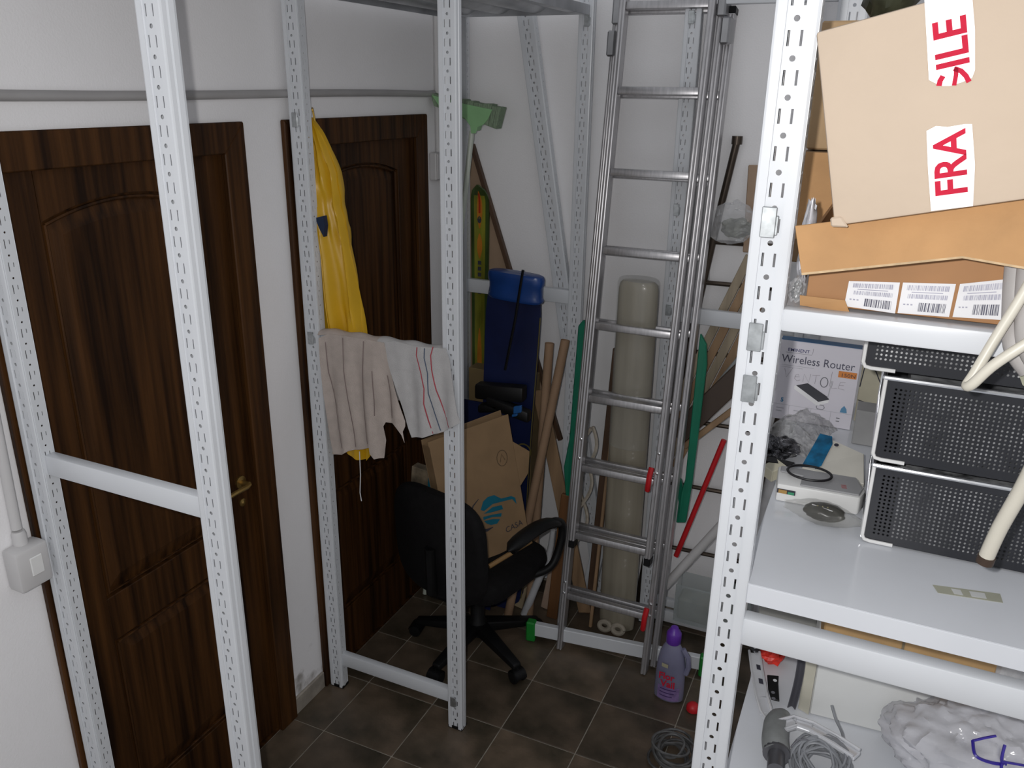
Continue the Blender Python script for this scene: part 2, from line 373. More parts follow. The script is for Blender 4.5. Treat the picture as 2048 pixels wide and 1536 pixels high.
# ribbed top shelf between the two far frames
def rib_shelf(parent, x0, x1, y0, y1, z, ribs=4):
    g = G().box(x0, y0, z, x1, y1, z+.003)
    for k in range(ribs):
        xc = x0+(x1-x0)*(k+.5)/ribs; n = 10
        g.grid(lambda u, v, xc=xc: V((xc-.052+.104*u, y0+(y1-y0)*v, z-.001-.022*math.sin(PI*u)**.8)), 12, 1)
    g.box(x0, y0, z-.03, x1, y0+.002, z); g.box(x0, y1-.002, z-.03, x1, y1, z); g.box(x0, y0, z-.032, x0+.002, y1, z); g.box(x1-.002, y0, z-.032, x1, y1, z)
    return g.build('shelf', ZINC, parent)
rib_shelf(LR, XW+.03, XO+.09, 2.252, 3.212, 2.595)
rib_shelf(LR, XW+.01, XO+.05, 1.192, 2.207, 2.63)

# second rack frame behind the ladder
BR = thing('shelving_rack', 'light grey shelving rack frame standing behind the aluminium ladder', 'shelving', (1.3, 3.2, 0))
post(BR, 1.035, 3.170, False); post(BR, 1.545, 3.170, True)
beam(BR, 1.035+PW, 1.545, 3.178, 1.430, 1.492); beam(BR, 1.035+PW, 1.545, 3.178, .030, .085); beam(BR, 1.035+PW, 1.545, 3.195, .098, .135)
beam(BR, 1.035+PW, 1.545, 3.178, 2.585, 2.64)
clip(BR, 1.035+.024, 3.170, 1.475); clip(BR, 1.035+.024, 3.170, 2.545); clip(BR, 1.035+.024, 3.170, 1.87)

# loose uprights leaning by the back wall
def leaning_post(label, p, q, mirror=False, k=1):
    p, q = V(p), V(q); t = (q-p).normalized(); xa = V((1, 0, 0)); xa = (xa-t*xa.dot(t)).normalized(); ya = t.cross(xa)
    o = bpy.data.objects.new('shelf_upright', PMESH[mirror]); col.objects.link(o)
    M = Matrix((( xa.x, ya.x, t.x, p.x), (xa.y, ya.y, t.y, p.y), (xa.z, ya.z, t.z, p.z), (0, 0, 0, 1)))
    o.matrix_world = M @ Matrix.Diagonal((k, 1, (q-p).length/2.65, 1))
    return tag(o, label, 'upright')
def lean_pts():
    a, b = at(1034, 30, 1, 3.255), at(1122, 690, 1, 3.255); d = (b-a)/(a.z-b.z); return b+d*(b.z-.006), a+V((0, 0, 0))-d*.05
leaning_post('loose perforated upright leaning diagonally against the white back wall', *lean_pts(), k=1.2)

# ------------------------------------------------------------------ bright rack on the right with its shelves
RX, RY = 1.632, 1.245
RR = thing('shelving_rack', 'bright white loaded shelving rack in the right foreground', 'shelving', (1.9, 1.7, 0))
post(RR, RX, RY, False); post(RR, 2.20, RY, True); post(RR, RX, 2.245, False); post(RR, 2.20, 2.245, True)
SX0, SX1 = RX+PW, 2.20
SHELF = mat('glossy_grey_shelf_steel', (.66, .68, .72), .16, var=.03, scale=5)
for z0, z1 in ((1.963, 1.998), (1.402, 1.456), (.95, 1.0)):
    beam(RR, SX0, SX1, RY+.004, z0, z1, .030); beam(RR, SX0, SX1, 2.250, z0, z1, .030)
Z1, Z2, Z3 = 1.998, 1.525, 1.0
def tray(parent, z, lip, y0=RY+.036):
    g = G().box(SX0-.012, y0, z-.004, SX1+.012, 2.244, z)
    g.box(SX0+.001, y0-.0025, z-lip, SX1-.001, y0, z).box(SX0-.012, y0, z-lip, SX0-.010, 2.24, z-.004)
    return g.build('shelf', SHELF, parent, bevel=.0008)
tray(RR, Z1-.004, .03); tray(RR, Z2, .036, RY+.004); tray(RR, Z3, .03)
for z, dx in ((2.123, .020), (1.951, .020), (1.868, .020)): clip(RR, RX+dx+.003, RY, z)

# ------------------------------------------------------------------ aluminium ladder
LK = .146
def lp(x, z, off=0): return V((x, 2.79+LK*z+off, z))
LD = thing('extension_ladder', 'three section aluminium extension ladder leaning on the back wall', 'ladder', (.97, 2.85, 0))
LUP = V((0, -1, LK)).normalized()
secs = [('front_section', .797, 1.143, 0, .53, 2.70, .023), ('middle_section', .771, 1.170, .048, .004, 2.665, .023), ('rear_section', .747, 1.197, .096, .016, 2.56, .023)]
for nm, xa, xb, off, z0, z1, rw in secs:
    g = G(); s = None
    rails = []
    for x in (xa+rw/2, xb-rw/2):
        gg = G().bar(lp(x, z0, off), lp(x, z1, off), rw, .046, LUP)
        # convex strips added along the rail face, shaped to catch the flash highlight
        r = gg.build('side_rail', ALU, LD, bevel=.0015); rails.append(r)
        ga = G()
        for xc, ww in ((x-rw*.26, rw*.40), (x+rw*.26, rw*.40)):
            R_ = ww/2/math.sin(.5); ga.grid(lambda u, v, xc=xc, R_=R_: lp(xc+R_*math.sin((u*2-1)*.5), z0+.002+(z1-z0-.004)*v, off-.0234-R_*(math.cos((u*2-1)*.5)-math.cos(.5))), 8, 1)
        ga.build('highlight_strip', ALU, r, smooth=True)
        G().bar(lp(x, z1-.004, off), lp(x, z1+.022, off), rw+.006, .052, LUP).build('end_cap', BLACKP, r, bevel=.004)
        if z0 > .2: G().bar(lp(x, z0-.03, off), lp(x, z0+.004, off), rw+.003, .05, LUP).build('end_cap', BLACKP, r, bevel=.003)
    k = 0
    while .262+.2905*k < z1-.05:
        z = .262+.2905*k-(.012 if off else 0); k += 1
        if z < z0+.01: continue
        G().bar(lp(xa+rw, z, off), lp(xb-rw, z, off), .028, .030, LUP).build('rung', ALU, LD, bevel=.004, seg=2, smooth=True)
for z, dx in ((.262, .018), (.843, -.028)): G().tube([lp(1.135+dx, z+.065, -.02), lp(1.132+dx, z+.03, -.03), lp(1.13+dx, z-.015, -.026), lp(1.128+dx, z-.03, -.018)], .011, 8).build('locking_catch', RED, LD, smooth=True)
for z in (.30, .25): 
    for x in (.783, 1.158): G().lathe([(.006, 0), (.006, .003), (.003, .005)], lp(x, z+.02, .048-.024), 8, (0, -1, 0)).build('rivet', CHROME, LD, smooth=True)
for z in (.97, .89):
    for x in (.809, 1.131): G().lathe([(.006, 0), (.006, .003), (.003, .005)], lp(x, z, -.0235), 8, (0, -1, 0)).build('rivet', CHROME, LD, smooth=True)
for x, z in ((.778, 2.57), (.768, 2.46), (1.160, 2.59), (1.182, 2.50)):
    G().obox(lp(x, z, .055), (.016, 0, 0), (0, .05, 0), (0, .004, .045)).build('guide_bracket', ALUD, LD, bevel=.006)
a, b = V((.655, 2.835, .062)), V((1.375, 2.925, .062))
G().bar(a, b, .028, .062).build('stabiliser_bar', PAINT, LD, bevel=.003)
GREENP = mat('green_plastic', (.012, .22, .03), .4, var=.1)
for p, q in ((a-(b-a)*.045, a+(b-a)*.012), (b-(b-a)*.012, b+(b-a)*.055)):
    o = G().bar(p-V((0, 0, .012)), q-V((0, 0, .012)), .040, .098).build('end_foot', GREENP, LD, bevel=.006)

# ------------------------------------------------------------------ things behind and beside the ladder
ROLLM = mat('beige_roll_in_film', (.30, .27, .21), .28, var=.12, scale=2.2, stretch=(14, 14, .5), coat=.4)
r = thing('carpet_roll', 'tall beige floor covering roll wrapped in film behind the ladder', 'roll', (.95, 3.11, 0))
prof = [(.060, 0), (.076, .012), (.079, .05), (.080, .8), (.078, 1.53), (.077, 1.565), (.072, 1.588), (.062, 1.597), (.02, 1.599)]
g = G(); n = 30; vs = []
for rr, h in prof:
    for k in range(n):
        an = k*2*PI/n; lob = 1+.05*math.cos(2*an+.6)+.02*math.cos(5*an); vs.append((.955+rr*math.cos(an)*lob-.012*h/1.6*0, 3.085+rr*.55*math.sin(an)*lob, h+.002))
fs = [(i*n+k, i*n+(k+1) % n, (i+1)*n+(k+1) % n, (i+1)*n+k) for i in range(len(prof)-1) for k in range(n)]+[tuple(range(n))[::-1], tuple(range((len(prof)-1)*n, len(prof)*n))]
g.add(vs, fs).build('roll_body', ROLLM, r, smooth=True)
gg = G()
for cx in (.918, .980): gg.tube([(cx+.024*math.cos(k*PI/10), 3.030+.008*math.sin(k*PI/10), .030+.016*math.sin(k*PI/10)) for k in range(21)], .0115, 8)
gg.build('rolled_edge', mat('pale_roll_edge', (.36, .32, .26), .7), r, smooth=True)
FILM = mat('roll_film', (.6, .6, .56), .15, var=.1, alpha=.18)
G().lathe([(.083, .9), (.084, 1.5), (.084, 1.590), (.079, 1.606), (.07, 1.612)], (.955, 3.085, 0), 28, sy=.62, ref=(1, 0, 0)).build('film_wrap', FILM, r, smooth=True)
BROWNW = mat('brown_plank', (.085, .045, .024), .55, var=.3, scale=3, stretch=(8, 8, .6))
TANW = mat('tan_plank', (.30, .19, .105), .6, var=.2, scale=3, stretch=(8, 8, .6))
BEIGEW = mat('beige_lath', (.33, .27, .19), .6, var=.2, scale=4, stretch=(8, 8, .5))
DARKW = mat('dark_brown_board', (.050, .032, .022), .5, var=.25, scale=3)
def plank(name, label, p, q, wd, th, m, cat='plank', up=(0, -1, 0), bev=.003, group=None):
    return tag(G().bar(p, q, wd, th, up).build(name, m, bevel=bev), label, cat, group)
plank('wooden_plank', 'narrow dark brown plank standing left of the beige roll', (.820, 3.105, .016), (.836, 3.255, 1.26), .042, .018, BROWNW)
plank('wooden_plank', 'slim tan lath standing between the brown plank and the roll', (.852, 3.03, .004), (.861, 3.20, 1.17), .014, .02, TANW)
leaning_post('short perforated upright piece standing behind the left rail of the ladder', (.745, 3.15, .004), (.838, 3.195, .62))
# frayed rope hanging by the plank
ROPE = mat('pale_rope', (.45, .40, .33), .8, var=.2, scale=40)
t = thing('twisted_rope', 'pale twisted rope hanging behind the ladder beside the brown plank', 'rope', (.82, 3.08, .35))
for s in (0, PI): G().tube([(.80+.030*math.sin(k*.45+s)-.0035*k*.5, 3.065+.010*math.cos(k*.45+s), .96-.026*k) for k in range(22)], .008, 6).build('strand', ROPE, t, smooth=True)

GREENS = mat('teal_green_plastic', (.0, .155, .085), .45, var=.08)
t = thing('wooden_pole', 'brown wooden pole with a green plastic sleeve left of the ladder', 'pole', (.655, 3.0, 0))
G().bar((.668, 3.02, .004), (.70, 3.07, .62), .050, .022, (0, -1, 0)).build('pole', mat('orange_brown_wood', (.15, .065, .022), .55, var=.25, scale=3, stretch=(8, 8, .5)), t, bevel=.003)
G().prism([at(1132, 1010, 1, 3.06), at(1127, 935, 1, 3.06), at(1138, 880, 1, 3.07), at(1156, 652, 1, 3.09), at(1166, 640, 1, 3.09), at(1174, 655, 1, 3.09), at(1158, 1000, 1, 3.06)], (0, .022, 0)).build('sleeve', GREENS, t, bevel=.004)
g = G().prism([at(1400, 668, 1, 3.07), at(1412, 690, 1, 3.07), at(1413, 730, 1, 3.07), at(1385, 960, 1, 3.05), at(1371, 1046, 1, 3.04), at(1355, 1046, 1, 3.04), at(1362, 985, 1, 3.045), at(1370, 960, 1, 3.05), at(1395, 715, 1, 3.07)], (0, .02, 0))
t = thing('plastic_strip', 'long green plastic strip with a bent lower end right of the ladder', 'strip', at(1370, 1046, 1, 3.05))
g.build('strip', GREENS, t, bevel=.003)
G().prism([at(1347, 955, 1, 3.06), at(1362, 960, 1, 3.06), at(1370, 1000, 1, 3.05), at(1367, 1046, 1, 3.04), at(1352, 1046, 1, 3.04), at(1357, 1005, 1, 3.05)], (0, .018, 0)).build('bent_end', GREENS, t, bevel=.003)

# brown tubular ladder behind
STEEL = mat('brown_tube_steel', (.075, .058, .045), .3, .7, var=.2)
t = thing('steel_ladder', 'old brown tubular steel ladder leaning on the back wall by the right rack', 'ladder', (1.1, 3.1, 0))
g1 = [at(1474, 282, 1, 3.272), at(1440, 420, 1, 3.272), at(1408, 560, 1, 3.27), at(1376, 700, 1, 3.268), at(1330, 900, 1, 3.266), V((1.00, 3.262, .012))]
G().tube(g1, .014, 10).build('side_rail', STEEL, t, smooth=True)
G().lathe([(.020, 0), (.020, .03)], g1[0]-V((0, 0, .012)), 10).build('rail_cap', STEEL, t, smooth=True)
d = V((.42, 0.012, .012))
G().tube([p+d for p in g1], .014, 10).build('side_rail', STEEL, t, smooth=True)
for px, py, yy in ((1428, 484, 3.272), (1410, 565, 3.27), (1380, 702, 3.27), (1352, 838, 3.268), (1322, 962, 3.268), (1300, 1085, 3.266)):
    p = at(px, py, 1, yy); G().tube([p, p+V((.42, .012, .004))], .0095, 8).build('rung', STEEL, t, smooth=True)
t = thing('plastic_parcel', 'parcel in crumpled clear plastic hanging on the brown ladder', 'parcel', at(1460, 485, 1, 3.19))
pc = at(1470, 445, 1, 3.215)
def crumple(c, sx, sy, sz, amp, freq, n=22, m=14, seed=0.0, ridge=0):
    g = G(); c = V(c)
    def fn(u, v):
        a, b = u*2*PI, (v-.5)*PI*.998; d = V((math.cos(a)*math.cos(b), math.sin(a)*math.cos(b), math.sin(b)))
        k = 1+amp*noise.noise(d*freq+V((seed, seed*.7, 1.3)))+amp*.5*noise.noise(d*freq*2.7+V((1, seed, 3)))
        if ridge:
            w_ = V((d.x*2.2+d.z*1.4, d.y*1.1, d.z*1.2-d.x))+V((noise.noise(d*2), noise.noise(d*2+V((5, 0, 0))), 0))*.5
            k += ridge*(.45-abs(noise.noise(w_*1.6+V((seed, 2, 0)))))*1.2+ridge*.45*(.4-abs(noise.noise(w_*4+V((seed, 7, 0)))))
        return c+V((d.x*sx, d.y*sy, d.z*sz))*k
    return g.grid(fn, n, m, True)
crumple(pc, .085, .03, .075, .35, 2.5, seed=2).build('film', CLEAR, t, smooth=False)
crumple(pc+V((.01, .005, -.02)), .06, .02, .035, .3, 2, seed=5).build('contents', mat('grey_olive_contents', (.22, .23, .20), .5, var=.4, scale=25), t)
t = thing('wooden_laths', 'bundle of beige wooden laths leaning across the brown ladder', 'laths', (1.1, 3.14, .9))
for k in range(4):
    a = at(1500+k*9, 512+k*26, 1, 3.24-.006*k); b = at(1322+k*9, 868+k*22, 1, 3.232-.006*k); G().bar(a, b, .034, .012, (0, -1, 0)).build('lath', BEIGEW if k % 2 == 0 else TANW, t, bevel=.002)
plank('metal_profile', 'grey metal profile leaning below the beige laths', at(1500, 690, 1, 3.20), at(1352, 872, 1, 3.19), .022, .014, mat('grey_profile', (.38, .40, .40), .4, .4), 'profile')
plank('wooden_board', 'wide dark brown board leaning behind the green strip and white post', at(1490, 740, 1, 3.13), at(1352, 872, 1, 3.10), .085, .02, DARKW, 'board')
plank('wooden_board', 'thin tan board edge below the dark brown board', at(1492, 800, 1, 3.12), at(1368, 893, 1, 3.10), .024, .018, TANW, 'board')
tag(G().tube([at(1448, 880, 1, 3.11), at(1352, 1112, 1, 3.08)], .011, 10).build('red_pole', RED, smooth=True), 'slim red pole leaning in the gap right of the ladder', 'pole')
tag(G().tube([at(1452, 1040, 1, 3.0), at(1330, 1172, 1, 3.02)], .019, 12).build('grey_pipe', PVC, smooth=True), 'pale grey plastic pipe leaning across the gap right of the ladder', 'pipe')
t = thing('plastic_crate', 'low clear plastic crate with olive contents on the floor behind the bottle', 'crate', (1.38, 3.09, .09))
c0 = V((1.40, 3.07, .137))
g = G().box(1.215, 3.05, .138, 1.53, 3.165, .142)
for x0, y0, x1, y1 in ((1.215, 3.05, 1.53, 3.053), (1.215, 3.162, 1.53, 3.165), (1.215, 3.05, 1.218, 3.165), (1.527, 3.05, 1.53, 3.165)): g.box(x0, y0, .142, x1, y1, .32)
g.build('crate_body', mat('crate_plastic', (.5, .55, .55), .2, alpha=.35), t)
G().box(1.225, 3.06, .143, 1.50, 3.155, .25).build('contents', mat('olive_contents', (.16, .15, .11), .6, var=.5, scale=14), t, bevel=.01)
plank('tan_board', 'tall tan board strip standing behind the edge of the white post', at(1512, 330, 1, 3.27), at(1500, 505, 1, 3.27), .055, .01, mat('tan_card', (.36, .25, .17), .7), 'board')
plank('grey_board', 'small grey board on the back wall beside the ladder top', at(1400, 372, 1, 3.285), at(1398, 560, 1, 3.285), .085, .008, mat('grey_panel', (.42, .42, .42), .6), 'board')

# bottle on the floor
t = thing('detergent_bottle', 'pale violet cleaning liquid bottle with purple cap standing on the tiles', 'bottle', (1.285, 2.735, 0))
VIO = mat('violet_translucent_plastic', (.20, .20, .30), .25, var=.12, scale=9, coat=.3)
bx = V((1.288, 2.735, .001))
G().lathe([(.050, 0), (.058, .006), (.060, .03), (.058, .12), (.056, .17), (.048, .215), (.036, .245), (.026, .262), (.022, .27)], bx, 28, sx=1, sy=.62, ref=(1, 0, 0)).build('bottle_body', VIO, t, smooth=True)
G().tube([bx+V((.040, -.004, .245)), bx+V((.062, -.004, .215)), bx+V((.068, -.004, .17)), bx+V((.060, -.004, .135))], .011, 8).build('grip', VIO, t, smooth=True)
cp = G().lathe([(.026, .262), (.029, .266), (.029, .305), (.024, .315), (.020, .318), (.014, .333), (.012, .334)], bx, 20).build('cap', mat('purple_cap', (.13, .035, .38), .35), t, smooth=True)
def fb(zc): return Fr(bx+V((-.034, -.042, zc)), (1, -.02, 0), (0, .02, 1))
lf = Fr(bx+V((-.040, -.0375, 0)), (1, 0, 0), (0, 0, 1))
LAB = mat('violet_label', (.22, .15, .33), .4, var=.25, scale=40)
def curved(x0, x1, z0, z1, m, nm, off=.0008, R=.0605):
    g = G(); 
    def fn(u, v):
        x = x0+(x1-x0)*u; return bx+V((x, -.62*math.sqrt(max(0, R*R-x*x))-off, z0+(z1-z0)*v))
    return g.grid(fn, 10, 2).build(nm, m, t)
curved(-.040, .046, .012, .075, LAB, 'label')
curved(-.03, -.004, .165, .182, mat('cream_flower', (.45, .42, .28), .5), 'label_flower', .003, .0605)
text(Fr(bx+V((-.038, -.040, .112)), (1, -.0, 0), (0, .0, 1)), 0, 0, .042, 'Flor', PINKRED, t, bold=.0012, width=.062)
text(Fr(bx+V((-.028, -.041, .078)), (1, -.0, 0), (0, .0, 1)), 0, 0, .042, 'Vail', PINKRED, t, bold=.0012, width=.058)
for k in range(3): curved(-.03, .034-.006*k, .060-.016*k, .064-.016*k, mat('deep_violet_print', (.05, .02, .12), .5), 'label_line', .0012)
tag(G().lathe([(.022, 0), (.026, .004), (.026, .02), (.018, .03), (.01, .034)], (1.395, 2.70, .001), 16).build('plastic_stopper', RED, smooth=True), 'small red plastic stopper on the floor beside the white post', 'stopper')
def coil(name, label, c, R, r, loops, m, tilt=(0, 0, 1), hgt=.02, sp=.012, seed=1, cat='cable'):
    rnd = random.Random(seed); ax = V(tilt).normalized(); a = ax.orthogonal().normalized(); b = ax.cross(a); pts = []; c = V(c)
    N = loops*22
    for k in range(N+1):
        th = k*2*PI/22; q = k/22
        rr = R+sp*math.sin(q*2.4+seed)+sp*.5*math.sin(th*1.7+q); h = hgt*math.sin(q*1.7+seed*2)
        pts.append(c+(a*math.cos(th)+b*math.sin(th))*rr+ax*h)
    return G().tube(pts, r, 6)
tag(coil('c', '', (1.385, 2.415, .038), .062, .005, 9, None, hgt=.026, sp=.02).build('cable_coil', mat('dark_grey_cable', (.10, .10, .10), .5, var=.4, scale=30), smooth=True), 'coiled dark grey cable lying on the floor at the foot of the white post', 'cable')

# ------------------------------------------------------------------ corner behind the office chair
def sheet(outline, fn, step, m, name, parent, solid=.002, smooth=True):
    v, t = tri_poly(outline, (), step); g = G().add([fn(p[0], p[1]) for p in v], t)
    return g.build(name, m, parent, smooth=smooth, solid=solid)
# snowboard
NAVY = mat('navy_snowboard_base', (.008, .014, .060), .35, var=.25, scale=5)
BLUE = mat('blue_snowboard_nose', (.010, .045, .19), .3, var=.2, scale=8)
GOLD = mat('gold_edge', (.16, .13, .04), .4, .3)
sb = thing('snowboard', 'dark blue snowboard with black binding standing in the back corner', 'snowboard', (.42, 3.08, 0))
def board_pt(u, v, off=0):
    # u across -1..1, v along 0..1 from tail to nose
    z = .01+1.545*v; w = .127*(1-.07*math.sin(PI*min(1, max(0, v/.92)))**2)
    e = max(0, (v-.90)/.10); w *= 1-.16*e**1.5
    e0 = max(0, (.08-v)/.08); w *= math.sqrt(max(.02, 1-(e0*.93)**2))
    return V((.405+.015*v+u*w, 2.98+.115*v+off, z))
G().grid(lambda u, v: board_pt(u*2-1, v), 10, 30).build('board', NAVY, sb, solid=.009, smooth=True)
vs = []; n = 40; lay = [(.93, 1.468), (1.0, 1.474), (1.02, 1.482), (.97, 1.492), (.97, 1.535), (1.02, 1.545), (1.03, 1.568), (.99, 1.580), (.90, 1.584), (.02, 1.586)]
for sc, z in lay:
    for k in range(n):
        c, q_ = math.cos(k*2*PI/n), math.sin(k*2*PI/n); c, q_ = math.copysign(abs(c)**.55, c), math.copysign(abs(q_)**.7, q_)
        vs.append((.440+c*.121*sc, 3.065+q_*.040*sc, z-.10*(c*.121*sc)*.5))
G().add(vs, [(i*n+k, i*n+(k+1) % n, (i+1)*n+(k+1) % n, (i+1)*n+k) for i in range(len(lay)-1) for k in range(n)]).build('nose_cover', BLUE, sb, smooth=True)
g = G().tube([board_pt(1.0, .05+.85*k/20, -.003) for k in range(21)], .0025, 6); g.build('edge', GOLD, sb)
G().tube([at(1046, 540, 1, 3.02), at(1030, 640, 1, 3.015), at(1010, 740, 1, 3.0)], .006, 6).build('strap', BLACKP, sb, smooth=True)
b0 = board_pt(0, .665)
g = G().obox(b0+V((-.02, -.035, .03)), (.115, 0, .01), (0, .030, 0), (0, 0, .035)).obox(b0+V((.03, -.06, -.03)), (.10, 0, -.02), (0, .025, 0), (0, 0, .026)).obox(b0+V((-.06, -.06, -.04)), (.05, 0, .01), (0, .025, 0), (0, 0, .02))
bd = g.build('binding', mat('dull_black_rubber', (.004, .004, .0045), .5), sb, bevel=.012, seg=2, smooth=True)
G().obox(b0+V((.088, -.095, -.012)), (.018, 0, .006), (0, .008, 0), (0, 0, .016)).obox(b0+V((.075, -.095, -.04)), (.012, 0, .004), (0, .008, 0), (0, 0, .006)).build('buckle', mat('bright_blue_plastic', (.02, .11, .33), .4), bd, bevel=.003)
fr = Fr(board_pt(.78, .515, -.012), (1, 0, 0), (0, .07, 1))
fr.stroke([(.034*math.cos(k*PI/8), .034*math.sin(k*PI/8)) for k in range(17)], .007).build('emblem_ring', GOLD, sb)
fr.stroke([(.016*math.cos(k*PI/4), .016*math.sin(k*PI/4)) for k in range(9)], .006).build('emblem_ring', GOLD, sb)
# second, patterned dark board beside it
t = thing('snowboard', 'dark board with white graphics mostly hidden behind the grey post', 'snowboard', (.25, 3.0, 0))
G().grid(lambda u, v: V((.18+.21*u*(1 if v < .9 else .85), 2.935+.09*v, .01+.99*v)), 4, 8).build('board', NAVY, t, solid=.009, smooth=True)
fr = Fr((.235, 3.014, .86), (1, 0, 0), (0, .09, 1))
for pts in ([(0, .13), (.02, .11), (.05, .06), (.055, .02)], [(.0, .04), (.015, .02), (.03, .03), (.05, .012)], [(0, .0), (.03, -.01), (.05, -.005)], [(.01, .10), (.03, .08), (.04, .05)]): fr.stroke(pts, .010, -.012-.0).build('graphic', PAPER, t)
# cardboard carton behind the boards
tag(G().box(.185, 3.125, .003, .50, 3.205, 1.115).build('flat_carton', mat('olive_cardboard', (.19, .135, .06), .8), bevel=.002), 'olive brown flat carton standing behind the dark blue boards', 'carton')
# skis
def ski(x, y, lean, label, m1, m2):
    s = thing('ski', label, 'ski', (x, y, 0))
    def pt(u, v, off=0):
        wd = .046*(1-.16*math.sin(PI*v)); e = max(0, (v-.955)/.045); wd *= math.sqrt(max(.015, 1-e*e))
        return V((x+lean*v+u*wd, y-.05*e*e*.6+off, .006+1.90*v))
    G().grid(lambda u, v: pt(u*2-1, v), 10, 90).build('ski_body', m1, s, solid=.008, smooth=True)
    G().grid(lambda u, v: pt((u*2-1)*.62, .48+.495*v, -.0095), 4, 50).build('stripe', mat('yellow_green_ski', (.19, .19, .02), .3, var=.4, scale=5, stretch=(4, 4, 1)), s)
    for v0, v1 in ((.90, .985), (.83, .888), (.50, .66)): G().grid(lambda u, v, v0=v0, v1=v1: pt((u*2-1)*.30*(1-.8*abs(2*v-1)**2), v0+(v1-v0)*v, -.0105), 4, 16).build('flame', m2, s)
    G().grid(lambda u, v: pt((u*2-1)*.10, .935+.045*v, -.0115), 2, 6).build('flame_core', mat('ski_red', (.40, .03, .01), .35), s)
    fr = Fr(pt(0, .92, -.0125), (1, 0, 0), (0, 0, 1)); fr.poly([(.010*math.cos(k*PI/4), .016*math.sin(k*PI/4)) for k in range(8)]).build('emblem', DARKP, s); fr.poly([(.005*math.cos(k*PI/4), .008+.005*math.sin(k*PI/4)) for k in range(8)], .001).build('emblem_eye', GOLD, s)
    for k in range(6): G().grid(lambda u, v, k=k: pt((u*2-1)*.20, .745+.014*k+.009*v, -.0112), 2, 2).build('wordmark', DARKP, s)
    return s
SK = at(958, 480, 1, 3.262)
ski(SK.x, 3.275, .002, 'green and orange ski standing beside the blue snowboard', mat('dark_green_ski', (.045, .075, .018), .3, var=.45, scale=5, stretch=(6, 6, 1)), mat('orange_ski', (.46, .17, .02), .3, var=.3, scale=9))
# framed board leaning in the corner
fb_ = thing('framed_board', 'tan board with a dark wooden edge leaning in the corner behind the ski', 'board', (.3, 3.26, 1.0))
pA, pB = at(948, 298, 1, 3.283), at(1018, 532, 1, 3.283)
t_ = (pB-pA).normalized(); nrm = V((0, 1, 0)); sd = V((t_.z, 0, -t_.x)); sd = sd if sd.x < 0 else -sd
G().prism([pA, pA+t_*1.35, V((.03, 3.283, (pA+t_*1.35).z)), V((.03, 3.283, pA.z-.45))], (0, .008, 0)).build('panel', mat('tan_board', (.34, .235, .155), .7, var=.06), fb_)
G().bar(pA-t_*.02+V((0, -.004, 0)), pA+t_*1.35+V((0, -.004, 0)), .020, .022, (0, -1, 0)).build('wooden_edge', BROWNW, fb_, bevel=.002)
# broom, head up
bm_ = thing('broom', 'green broom standing upside down in the room corner', 'broom', (.1, 3.0, 0))
HND = mat('pale_handle', (.50, .54, .47), .4, var=.05)
hp = at(944, 262, 1, 3.13)
G().tube([V((.045, 2.93, .004)), V((.13, 3.03, 1.2)), hp], .0115, 10).build('handle', HND, bm_, smooth=True)
GB = mat('green_broom_head', (.26, .50, .24), .5, var=.08); GR = mat('grey_green_bristles', (.20, .27, .18), .8, var=.3, scale=60, stretch=(8, 8, 1))
h = [at(862, 186, 1, 3.13), at(1003, 214, 1, 3.13), at(996, 258, 1, 3.13), at(968, 252, 1, 3.13), at(958, 266, 1, 3.13), at(944, 268, 1, 3.13), at(934, 244, 1, 3.13), at(870, 226, 1, 3.13)]
G().prism([at(872, 206, 1, 3.13), at(972, 226, 1, 3.13), at(968, 244, 1, 3.13), at(956, 250, 1, 3.13), at(952, 262, 1, 3.13), at(943, 262, 1, 3.13), at(938, 243, 1, 3.13), at(876, 214, 1, 3.13)], (0, .045, 0)).build('head_block', GB, bm_, bevel=.004)
br = G()
for k in range(16):
    u0, u1 = k/16, (k+.93)/16; A, B = at(860, 185, 1, 3.122), at(1003, 214, 1, 3.122); C_, D_ = at(868, 212, 1, 3.122), at(992, 258, 1, 3.122)
    j = random.uniform(-.004, .004)
    br.prism([A.lerp(B, u0)+V((0, 0, j)), A.lerp(B, u1)+V((0, 0, j)), C_.lerp(D_, u1), C_.lerp(D_, u0)] if not 7 < k < 8 else [A.lerp(B, u0), A.lerp(B, u1), C_.lerp(D_, u1), C_.lerp(D_, u0)], (0, .052, 0))
G().prism([at(x, y, 1, 3.117) for x, y in ((863, 190), (930, 208), (984, 219), (976, 238), (966, 250), (955, 254), (951, 267), (942, 267), (940, 252), (929, 236), (880, 215))], (0, .004, 0)).build('head_cover', GB, bm_, bevel=.001)
br.build('bristles', GR, bm_)
# cardboard tubes, pipe and boards by the frame
TUBE = mat('kraft_tube', (.30, .19, .115), .75, var=.06)
def paper_tube(label, p, q, r=.0195):
    t = thing('cardboard_tube', label, 'tube', q, 'cardboard tubes behind the chair')
    G().tube([p, V(p).lerp(V(q), .5), q], r, 18, cap=False).build('tube_wall', TUBE, t, smooth=True, solid=.0025)
    return t
paper_tube('straight kraft cardboard tube standing beside the dark blue snowboard', at(1099, 686, 1, 3.12), V((.565, 2.99, .004)))
paper_tube('tilted kraft cardboard tube crossing in front of the straight one', at(1131, 680, 1, 3.10), V((.49, 2.91, .004)))
plank('tan_plank', 'wide tan plank leaning across behind the two cardboard tubes', at(1078, 780, 1, 3.17), V((.80, 3.10, .02)), .062, .014, TANW)
t = thing('white_pipe', 'bent white plastic pipe standing behind the chair arm', 'pipe', (.54, 3.0, 0))
